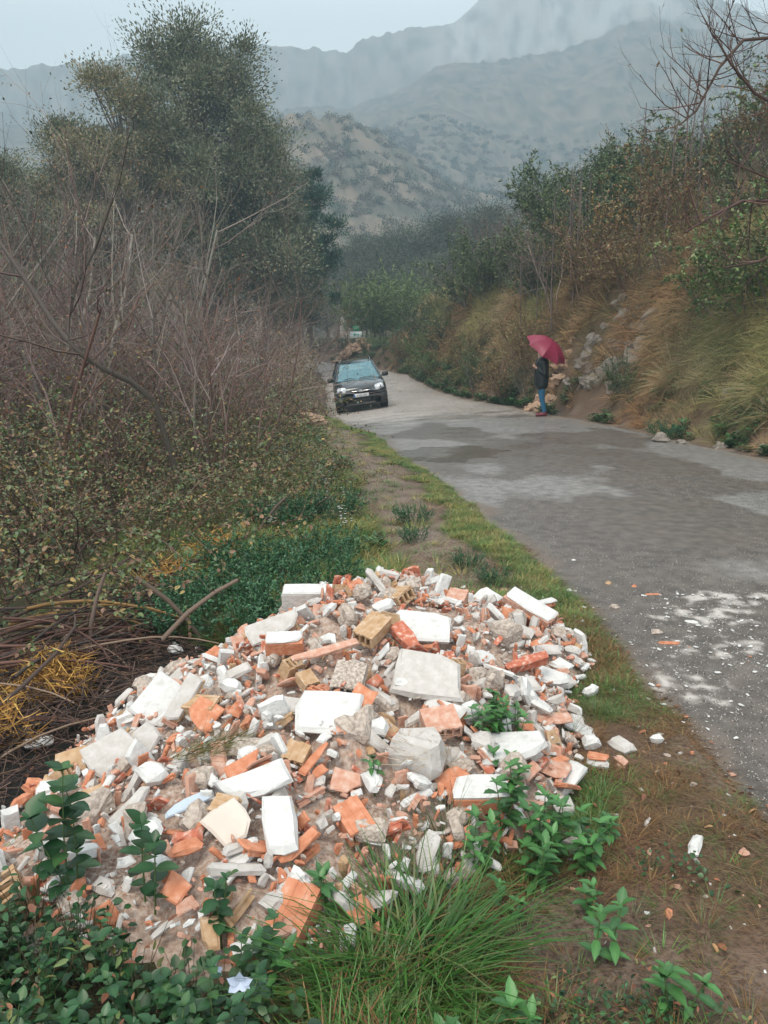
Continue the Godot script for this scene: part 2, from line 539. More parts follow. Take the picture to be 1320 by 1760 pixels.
# azimuth in degrees, crest of the near hill, foot of the cliffs, skyline (elevations in degrees)
const HILLS := [[-80, 8.56, 11.50, 13.22], [-30, 9.69, 12.38, 14.75], [-24, 10.81, 13.24, 16.34], [-18, 12.54, 14.11, 17.53], [-14, 13.69, 14.69, 18.33], [-12, 14.02, 14.98, 18.64], [-10, 14.33, 15.26, 18.93], [-9, 14.48, 15.31, 18.94], [-8, 14.65, 15.36, 18.92], [-7, 14.82, 15.41, 18.91], [-6, 14.99, 15.46, 18.89], [-5, 15.07, 15.51, 18.88], [-4, 15.03, 15.56, 18.82], [-3, 14.99, 15.61, 18.73], [-2.4, 14.97, 15.64, 18.67], [-1.9, 14.84, 15.77, 19.22], [-1.4, 14.69, 15.92, 19.43], [-0.5, 14.43, 16.19, 19.67], [0.5, 14.14, 16.49, 19.85], [1.5, 13.63, 16.79, 20.04], [2.5, 13.04, 17.35, 20.12], [3.5, 12.45, 17.92, 20.21], [4.5, 11.87, 18.15, 20.29], [5.2, 11.48, 18.17, 20.67], [5.7, 11.20, 18.19, 20.98], [6.2, 10.92, 18.20, 21.59], [7, 10.47, 18.22, 22.13], [8, 9.92, 18.25, 22.42], [9.5, 9.13, 18.34, 22.71], [11, 8.35, 18.43, 22.73], [13, 7.30, 18.92, 22.67], [15, 6.71, 19.51, 22.25], [17, 6.27, 19.86, 21.73], [20, 5.61, 18.97, 20.55], [24, 4.73, 17.78, 18.89], [30, 3.83, 15.31, 16.40], [80, 2.62, 12.06, 13.17]]
func hill(az: float, r: float) -> float:
	var ea := tan(deg_to_rad(ramp(HILLS, az, 1)))
	var eb := tan(deg_to_rad(ramp(HILLS, az, 2)))
	var et := tan(deg_to_rad(ramp(HILLS, az, 3)))
	var ra := 230.0 + 30.0 * sin(az * 0.12)
	var y := ramp([[60, -4.0], [110, -3.0], [ra, ea * ra + 1.6], [ra + 50, (ea * ra) * 1.02], [590, eb * 590 + 1.6], [625, lerpf(eb * 590, et * 640, 0.75)], [640, et * 640 + 1.6], [700, et * 640 + 4]], r, 1)
	var x := r * sin(deg_to_rad(az))
	var z := r * cos(deg_to_rad(az))
	var amp := clampf((r - 60.0) / 200.0, 0.1, 1.0) * (1.0 if r < 580 else 0.25)
	y += bump_noise.get_noise_2d(x * 0.6, z * 0.6) * 7.0 * amp + bump_noise.get_noise_2d(x * 4.0, z * 4.0) * 1.2 * amp
	if r > 100.0 and r < 580.0:
		var step := 5.5 + bump_noise.get_noise_2d(az * 6.0, 50.0) * 1.5
		var f := y / step
		var k := floorf(f)
		var u := f - k
		y = lerpf(y, (k + smoothstep(0.5, 0.9, u)) * step, 0.45)
	if r >= 585.0 and r < 645.0:
		y += bump_noise.get_noise_2d(az * 60.0, r * 0.4) * 2.5
	return y
func build_hills() -> void:
	var azs := lines([[-50, -30, 2.0], [-30, 30, 0.22], [30, 50, 2.0]])
	var rs := lines([[62, 110, 8.0], [110, 270, 2.4], [270, 585, 6.0], [585, 650, 2.5], [650, 700, 25.0]])
	var b := Buf.new()
	for r in rs:
		for az in azs:
			var h := hill(az, r)
			var jr := r
			if r > 588 and r < 645:
				jr += bump_noise.get_noise_2d(az * 35.0, h * 0.6) * 4.0
			var x := jr * sin(deg_to_rad(az))
			var z := jr * cos(deg_to_rad(az))
			b.v.append(Vector3(x, h, -z))
			var sl := (hill(az, r + 2.0) - h) / 2.0
			var p := bump_noise.get_noise_2d(x * 3.0, z * 3.0)
			var q := bump_noise.get_noise_2d(x * 14.0 + 70.0, z * 14.0)
			var c := Color(0.085, 0.085, 0.06).lerp(Color(0.22, 0.17, 0.125), clampf(p * 1.4 + 0.45 + q * 0.6, 0, 1))
			if r < 585.0:
				c = c.lerp(Color(0.30, 0.25, 0.2), clampf((sl - 0.8) * 0.7, 0, 0.5))
			else:
				var streak := bump_noise.get_noise_2d(az * 34.0, h * 1.6)
				var rock := Color(0.50, 0.495, 0.49).lerp(Color(0.29, 0.285, 0.28), clampf(streak * 1.8 + 0.3, 0, 1))
				rock = rock.lerp(Color(0.48, 0.44, 0.40), clampf(bump_noise.get_noise_2d(az * 20.0, h * 1.2 + 200.0) * 2.0, 0, 0.6))
				c = c.lerp(rock, clampf((r - 585.0) / 6.0, 0, 1) * lerpf(0.45, 0.95, smoothstep(2.0, 5.0, az) * (1.0 - smoothstep(17.0, 20.0, az))))
			b.c.append(c); b.n.append(Vector3.UP)
	var w := azs.size()
	for r in rs.size() - 1:
		for k in w - 1:
			var a := r * w + k
			b.i.append(a); b.i.append(a + w); b.i.append(a + 1)
			b.i.append(a + 1); b.i.append(a + w); b.i.append(a + w + 1)
	var st := SurfaceTool.new()
	st.create_from(b.mesh(null), 0)
	st.generate_normals()
	var o := solo("mountain", st.commit(), "terraced slope under grey cliffs fading into mist", "mountain", "", "structure")
	o.material_override = tint_mat("hillside", 0.95)
	# scrub and trees far off on the slopes
	var bush := Buf.new()
	for k in 110:
		var dir := rv()
		dir.y = absf(dir.y)
		bush.leaf(dir * rf(0.3, 0.95), (dir + rv()).normalized(), rv().normalized(), rf(0.15, 0.3), rf(0.12, 0.2), Color.WHITE * rf(0.8, 1.2))
	var places := []
	var tints := PackedColorArray()
	for k in 9000:
		var az := rf(-14, 16)
		var r := 90.0 + pow(rng.randf(), 1.2) * 330.0
		var x := r * sin(deg_to_rad(az))
		var z := r * cos(deg_to_rad(az))
		if patch_noise.get_noise_2d(x * 0.8, z * 0.8) < rf(-0.35, 0.15):
			continue
		var h := rf(0.5, 1.3) * (1.0 + r / 500.0)
		places.append(Transform3D(Basis.from_euler(Vector3(0, rf(0, TAU), 0)).scaled(Vector3(h, h * rf(0.7, 1.3), h)), Vector3(x, hill(az, r) - 0.2, -z)))
		tints.append(vary(pick([Color(0.08, 0.095, 0.06), Color(0.11, 0.115, 0.07), Color(0.17, 0.14, 0.09), Color(0.15, 0.11, 0.09)]), 0.3))
	many("hillside_scrub", bush.mesh(M.leaf), places, tints, "dark scrub and small trees dotted over the far slopes", "scrub")

# a convex lump or slab: L along x, T along y, W along z; n corners; rough = how broken the rim is
func lump(b: Buf, size: Vector3, nside: int, rough: float, col: Color) -> void:
	var rim := []
	var off := rf(0, TAU)
	for k in nside:
		var g := off + TAU * (k + rf(-0.3, 0.3)) / nside
		var sq := 1.0 / maxf(absf(cos(g)), absf(sin(g)))
		var q := lerpf(1.0, sq, 0.75) * rf(1.0 - rough, 1.0)
		rim.append(Vector3(cos(g) * q * size.x * 0.5, 0, sin(g) * q * size.z * 0.5))
	shell(b, rim, size.y, rough, col)
func slab(b: Buf, size: Vector3, rough: float, col: Color) -> void:
	var l := size.x * 0.5
	var w := size.z * 0.5
	var j := rough * minf(l, w)
	var rim := [Vector3(-l + rf(0, j), 0, -w), Vector3(rf(-0.3, 0.3) * l, 0, -w + rf(0, j * 0.25)), Vector3(l - rf(0, j), 0, -w + rf(0, j * 0.5)), Vector3(l - rf(0, j), 0, rf(-0.4, 0.4) * w), Vector3(l - rf(0, j * 1.4), 0, w - rf(0, j)), Vector3(rf(-0.3, 0.3) * l, 0, w - rf(0, j * 0.3)), Vector3(-l + rf(0, j * 1.5), 0, w - rf(0, j * 0.4)), Vector3(-l + rf(0, j), 0, rf(-0.4, 0.4) * w)]
	var cut := (rng.randi() % 4) * 2
	rim[cut] = (rim[cut] as Vector3).lerp(Vector3.ZERO, rf(0.1, 0.15 + rough))
	shell(b, rim, size.y, rough * 0.5, col)
func shell(b: Buf, rim: Array, thick: float, rough: float, col: Color) -> void:
	var n := rim.size()
	var lo := []
	var mid := []
	var hi := []
	var e := minf(thick * 0.22, 0.006)
	for p in rim:
		var out: Vector3 = (p as Vector3).normalized()
		lo.append(p * rf(0.9, 1.0) + Vector3(0, -thick * 0.5 + rf(0, rough) * thick * 0.4, 0))
		mid.append(p + out * e + Vector3(0, rf(-0.2, 0.3) * thick, 0))
		hi.append(p * rf(0.93, 1.0) - out * e + Vector3(0, thick * 0.5 - rf(0, rough) * thick * 0.25, 0))
	var ct := Vector3(0, thick * 0.5 * rf(1.0 - rough * 0.3, 1.0 + rough * 0.4), 0) + rv() * rough * 0.12 * (rim[0] as Vector3).length() * Vector3(1, 0, 1)
	var cb := Vector3(0, -thick * 0.5, 0)
	var top := []
	for k in n:
		top.append((hi[k] as Vector3).lerp(ct, rf(0.3, 0.6)) + Vector3(0, rf(-0.35, 0.3) * rough * thick, 0))
	for k in n:
		var k2 := (k + 1) % n
		b.tri(ct, top[k2], top[k], col)
		b.quad(top[k], top[k2], hi[k2], hi[k], col)
		b.tri(cb, lo[k], lo[k2], col)
		b.quad(hi[k], hi[k2], mid[k2], mid[k], col)
		b.quad(mid[k], mid[k2], lo[k2], lo[k], col)
# a clay block with holes running along x; both ends broken unevenly
func hollow(b: Buf, size: Vector3, holes: int, rough: float) -> void:
	var t := 0.009
	var col := Color.WHITE
	var l := size.x * 0.5
	for y in [-1.0, 1.0]:
		var strips := holes * 2
		for k in strips:
			var z0 := -size.z * 0.5 + size.z * k / strips
			var z1 := z0 + size.z / strips
			var a := l * (1.0 - rf(0, rough))
			var c := l * (1.0 - rf(0, rough))
			var ridge := 0.0012 if k % 2 else 0.0
			b.box(Vector3((a - c) * 0.5, y * (size.y * 0.5 - t * 0.5 + ridge), (z0 + z1) * 0.5), Vector3((a + c) * 0.5, t * 0.5, (z1 - z0) * 0.5), col)
	for k in holes + 1:
		var z := lerpf(-size.z * 0.5 + t * 0.5, size.z * 0.5 - t * 0.5, float(k) / holes)
		var a := l * (1.0 - rf(0, rough * 0.8))
		var c := l * (1.0 - rf(0, rough * 0.8))
		b.box(Vector3((a - c) * 0.5, 0, z), Vector3((a + c) * 0.5, size.y * 0.5 - t, t * 0.5), col)
# a strip of a broken block: flat plate with its ribs
func shard(b: Buf, size: Vector3, ribs: int, rough: float) -> void:
	slab(b, Vector3(size.x, 0.009, size.z), rough, Color.WHITE)
	for k in ribs:
		var z := lerpf(-size.z * 0.42, size.z * 0.42, (k + 0.5) / ribs + rf(-0.1, 0.1))
		var a := size.x * rf(0.3, 0.47)
		var h := rf(0.008, maxf(0.012, size.y))
		b.box(Vector3(rf(-0.04, 0.04) * size.x, -h * 0.5 - 0.004, z), Vector3(a, h * 0.5, 0.0045), Color.WHITE, 0.002, rng)
func boulder(b: Buf, r: Vector3, seed_: int, col: Color) -> void:
	var nu := 9
	var nv := 6
	var base := b.v.size()
	for j in nv + 1:
		for k in nu:
			var th := PI * j / nv
			var ph := TAU * k / nu
			var d := Vector3(sin(th) * cos(ph), cos(th), sin(th) * sin(ph))
			var f := 1.0 + bump_noise.get_noise_3dv(d * 45.0 + Vector3.ONE * seed_ * 37.0) * 0.75
			var q := Vector3(snappedf(d.x * f, 0.34), snappedf(d.y * f, 0.34), snappedf(d.z * f, 0.34)).lerp(d * f, 0.55)
			b.v.append(q * r); b.n.append(d); b.c.append(col)
	var tmp := Buf.new()
	for j in nv:
		for k in nu:
			var k2 := (k + 1) % nu
			tmp.quad(b.v[base + j * nu + k], b.v[base + j * nu + k2], b.v[base + (j + 1) * nu + k2], b.v[base + (j + 1) * nu + k], col)
	b.v.resize(base); b.n.resize(base); b.c.resize(base)
	var k0 := b.v.size()
	b.v.append_array(tmp.v); b.n.append_array(tmp.n); b.c.append_array(tmp.c)
	for q in tmp.i:
		b.i.append(q + k0)

# ------------------------------------------------------------------ plants
# grows one branch and all that springs from it; twigs of the last order go into «twigs»
func grow(w: Buf, twigs: Array, p: Vector3, dir: Vector3, length: float, r: float, lvl: int, o: Dictionary) -> void:
	var kids: Array = o.kids
	var segs: int = 5 if lvl == 0 else (4 if lvl < kids.size() else 3)
	var pts := PackedVector3Array([p])
	var rad := PackedFloat32Array([r])
	var lift: float = o.up if lvl == 0 else o.get("up2", o.up)
	var wig: float = o.wig
	var end: float = 0.45 if lvl < kids.size() else 0.3
	for k in segs:
		dir = (dir + rv() * wig + Vector3.UP * lift).normalized()
		p += dir * length / segs
		pts.append(p)
		rad.append(r * lerpf(1.0, end, float(k + 1) / segs))
	w.tube(pts, rad, 6 if lvl == 0 and r > 0.03 else (4 if r > 0.012 else 3), vary(pick(o.bark), 0.25))
	if lvl < kids.size():
		var first: float = o.get("first", 0.3)
		for k in int(kids[lvl]):
			var t := lerpf(first, 1.0, (k + rng.randf()) / float(kids[lvl])) * segs
			var a := mini(int(t), segs - 1)
			var q := pts[a].lerp(pts[a + 1], t - a)
			var along := (pts[a + 1] - pts[a]).normalized()
			var sp: float = o.spread
			var cd := (along + rv().normalized() * sp).normalized()
			var ratio: float = o.ratio
			if lvl == 0 and o.has("taper"):
				ratio *= lerpf(1.15, o.taper, t / segs)
			grow(w, twigs, q, cd, length * ratio * rf(0.65, 1.2), rad[a] * o.get("thin", 0.55), lvl + 1, o)
	if lvl >= o.get("leafy", kids.size()):
		twigs.append(pts)
func dress(b: Buf, twigs: Array, o: Dictionary) -> void:
	var cols: Array = o.cols
	for pts in twigs:
		var n: int = int(o.leaves)
		if o.leaves < 1.0:
			n = 1 if rng.randf() < o.leaves else 0
		for k in n:
			var a: int = rng.randi() % (pts.size() - 1)
			var q: Vector3 = pts[a].lerp(pts[a + 1], rng.randf())
			var dir: Vector3 = ((pts[a + 1] - pts[a]).normalized() + rv() * o.get("splay", 1.0) + Vector3(0, o.get("hang", 0.0), 0)).normalized()
			var l: float = o.leaf * rf(0.6, 1.25)
			b.leaf(q, dir, (Vector3.UP + rv() * o.get("turn", 0.7)).normalized(), l, l * o.broad, vary(pick(cols), 0.3))
# [wood, foliage] of a plant with several stems
func plant(o: Dictionary) -> Array:
	rng.seed = o.seed
	var w := Buf.new()
	var twigs := []
	for k in int(o.stems):
		var g := rf(0, TAU)
		var sp: float = o.lean * sqrt(rng.randf())
		var dir := Vector3(cos(g) * sp, 1.0, sin(g) * sp).normalized()
		var foot: Vector3 = Vector3(cos(g), 0, sin(g)) * o.get("foot", 0.1) * sqrt(rng.randf())
		grow(w, twigs, foot, dir, o.height * rf(0.7, 1.15), o.thick * rf(0.6, 1.2), 0, o)
	var b := Buf.new()
	if o.leaves > 0:
		dress(b, twigs, o)
	return [w.mesh(M.bark), b.mesh(M.leaf)]
func put_plant(kit: Array, called: String, wood: String, foliage: String, at: Vector3, turn: float, size: Vector3, label: String, category: String, group := "") -> Node3D:
	var o := thing(called, label, category, at, group)
	o.rotation.y = turn
	o.scale = size
	if (kit[0] as ArrayMesh).get_surface_count() > 0:
		part(o, wood, kit[0])
	if (kit[1] as ArrayMesh).get_surface_count() > 0:
		part(o, foliage, kit[1])
	return o
func tuft(n: int, l0: float, l1: float, w: float, spread: float, droop: float, foot: float, cols: Array) -> Buf:
	var b := Buf.new()
	for k in n:
		var g := rf(0, TAU)
		var out := Vector3(cos(g), 0, sin(g))
		var sp := spread * rf(0.2, 1.0)
		b.blade(out * foot * sqrt(rng.randf()), (Vector3.UP + out * sp).normalized(), (out * rf(0.3, 1.0) + Vector3.DOWN * rf(0.3, 1.0)).normalized() * droop, rf(l0, l1), w * rf(0.7, 1.2), vary(pick(cols), 0.3))
	return b
# a leaf with a midrib fold and a curved blade, 1 m long; scaled where it is used
func big_leaf(broad: float, curl: float, teeth: float, col: Color) -> ArrayMesh:
	var b := Buf.new()
	var n := 7
	for k in n + 1:
		var t := float(k) / n
		var w := broad * 0.5 * pow(sin(PI * pow(t, 0.75)), 0.8) * (1.0 + (teeth if k % 2 else -teeth))
		if k == 0: w = 0.012
		if k == n: w = 0.0
		var y := -curl * t * t + 0.06 * sin(t * 3.0)
		for e in [-1.0, -0.5, 0.0, 0.5, 1.0]:
			b.v.append(Vector3(e * w, y + absf(e) * w * 0.35 - absf(e) * absf(e) * w * 0.25, -t))
			b.n.append(Vector3(-e * 0.35, 1, -curl * t).normalized())
			b.c.append(col * (1.18 if e == 0.0 else 1.0))
	for k in n:
		for e in 4:
			var a := k * 5 + e
			b.i.append(a); b.i.append(a + 5); b.i.append(a + 1)
			b.i.append(a + 1); b.i.append(a + 5); b.i.append(a + 6)
	return b.mesh(M.leaf)
var leaf_kinds := {}
func make_leaf_kinds() -> void:
	leaf_kinds.nettle = [big_leaf(0.5, 0.25, 0.1, Color(0.055, 0.16, 0.045)), big_leaf(0.45, 0.35, 0.08, Color(0.07, 0.20, 0.055)), big_leaf(0.55, 0.12, 0.1, Color(0.045, 0.13, 0.04))]
	leaf_kinds.ivy = [big_leaf(0.78, 0.15, 0.03, Color(0.02, 0.075, 0.026)), big_leaf(0.68, 0.2, 0.04, Color(0.03, 0.095, 0.036)), big_leaf(0.75, 0.08, 0.03, Color(0.016, 0.058, 0.022)), big_leaf(0.7, 0.12, 0.03, Color(0.045, 0.11, 0.036))]
	leaf_kinds.dead = [big_leaf(0.45, 0.5, 0.03, Color(0.27, 0.10, 0.045)), big_leaf(0.4, 0.6, 0.03, Color(0.36, 0.2, 0.09)), big_leaf(0.5, 0.4, 0.03, Color(0.17, 0.07, 0.04))]
# an upright weed whose leaves stand in pairs: stem, and each leaf its own
func weed(at: Vector3, h: float, stems: int, leaf_len: float, kinds: Array, label: String, lean := 0.35, category := "plant", called := "leafy_weed", group := "") -> Node3D:
	var o := thing(called, label, category, at, group)
	o.rotation.y = rf(0, TAU)
	for q in stems:
		var w := Buf.new()
		var g := rf(0, TAU)
		var dir := (Vector3.UP + Vector3(cos(g), 0, sin(g)) * lean * rf(0.3, 1.0)).normalized()
		var p := Vector3(cos(g), 0, sin(g)) * rf(0.0, 0.03)
		var pts := PackedVector3Array([p - Vector3(0, 0.02, 0)])
		var rad := PackedFloat32Array([0.003])
		var hh := h * rf(0.65, 1.0)
		var nodes := int(clampf(hh / (leaf_len * 0.55), 3, 8))
		for k in nodes:
			dir = (dir + rv() * 0.12 + Vector3.UP * 0.1).normalized()
			p += dir * hh / nodes
			pts.append(p)
			rad.append(lerpf(0.003, 0.0015, float(k + 1) / nodes))
			var a0 := k * PI * 0.5 + rf(-0.4, 0.4)
			var pair := 4 if k == nodes - 1 else 2
			for e in pair:
				var ga := a0 + TAU * e / pair
				var size := leaf_len * rf(0.75, 1.1) * (0.55 if k == nodes - 1 and e > 1 else 1.0) * (1.0 - 0.25 * absf(k - nodes * 0.5) / nodes)
				var l := part(o, "leaf", pick(kinds), null, p)
				l.basis = (Basis(Vector3.UP, ga) * Basis(Vector3.RIGHT, rf(-0.25, 0.5) + (0.5 if k == nodes - 1 else 0.0))).scaled(Vector3.ONE * size)
		w.tube(pts, rad, 4, Color(0.08, 0.13, 0.04))
		part(o, "stem", w.mesh(M.bark))
	return o

# a tree whose crown is built of many loose clumps of foliage hung on limbs
func clump_tree(seed_: int, h: float, wide: float, clumps: int, per: int, leaf_len: float, broad: float, cols: Array) -> Array:
	rng.seed = seed_
	var w := Buf.new()
	var b := Buf.new()
	var bark := Color(0.12, 0.095, 0.075)
	var trunk := PackedVector3Array()
	var rad := PackedFloat32Array()
	var p := Vector3.ZERO
	for k in 9:
		trunk.append(p)
		rad.append(lerpf(h * 0.016, h * 0.003, k / 8.0))
		p += Vector3(rf(-0.25, 0.25), h * 0.115, rf(-0.25, 0.25))
	w.tube(trunk, rad, 7, bark)
	for k in clumps:
		var f := pow(rng.randf(), 0.8)
		var y := lerpf(0.22, 1.0, f) * h
		var girth := wide * pow(sin(PI * clampf(lerpf(0.18, 0.95, f), 0.0, 1.0)), 0.65) * rf(0.6, 1.15)
		var g := rf(0, TAU)
		var q := Vector3(cos(g) * girth * sqrt(rf(0.15, 1.0)), y, sin(g) * girth * sqrt(rf(0.15, 1.0)))
		var from := trunk[clampi(int((y / h - 0.12) * 8.5), 0, 8)]
		var mid := from.lerp(q, 0.5) + Vector3(0, rf(-0.3, 0.3), 0)
		w.tube(PackedVector3Array([from, mid, q]), PackedFloat32Array([h * 0.004, h * 0.0025, h * 0.001]), 4, bark)
		var r := rf(0.45, 1.05) * wide * 0.24
		var tone := rf(0.8, 1.2)
		for e in per:
			var d := rv()
			var at := q + d * d.length() * Vector3(r, r * 0.8, r)
			var col := vary(pick(cols), 0.25)
			b.fleck(at, (d + Vector3(0, 0.6, 0) + rv() * 0.7).normalized(), rv().normalized(), leaf_len * rf(0.6, 1.3), leaf_len * broad * rf(0.7, 1.2), Color(col.r * tone, col.g * tone, col.b * tone))
	return [w.mesh(M.bark), b.mesh(M.leaf)]

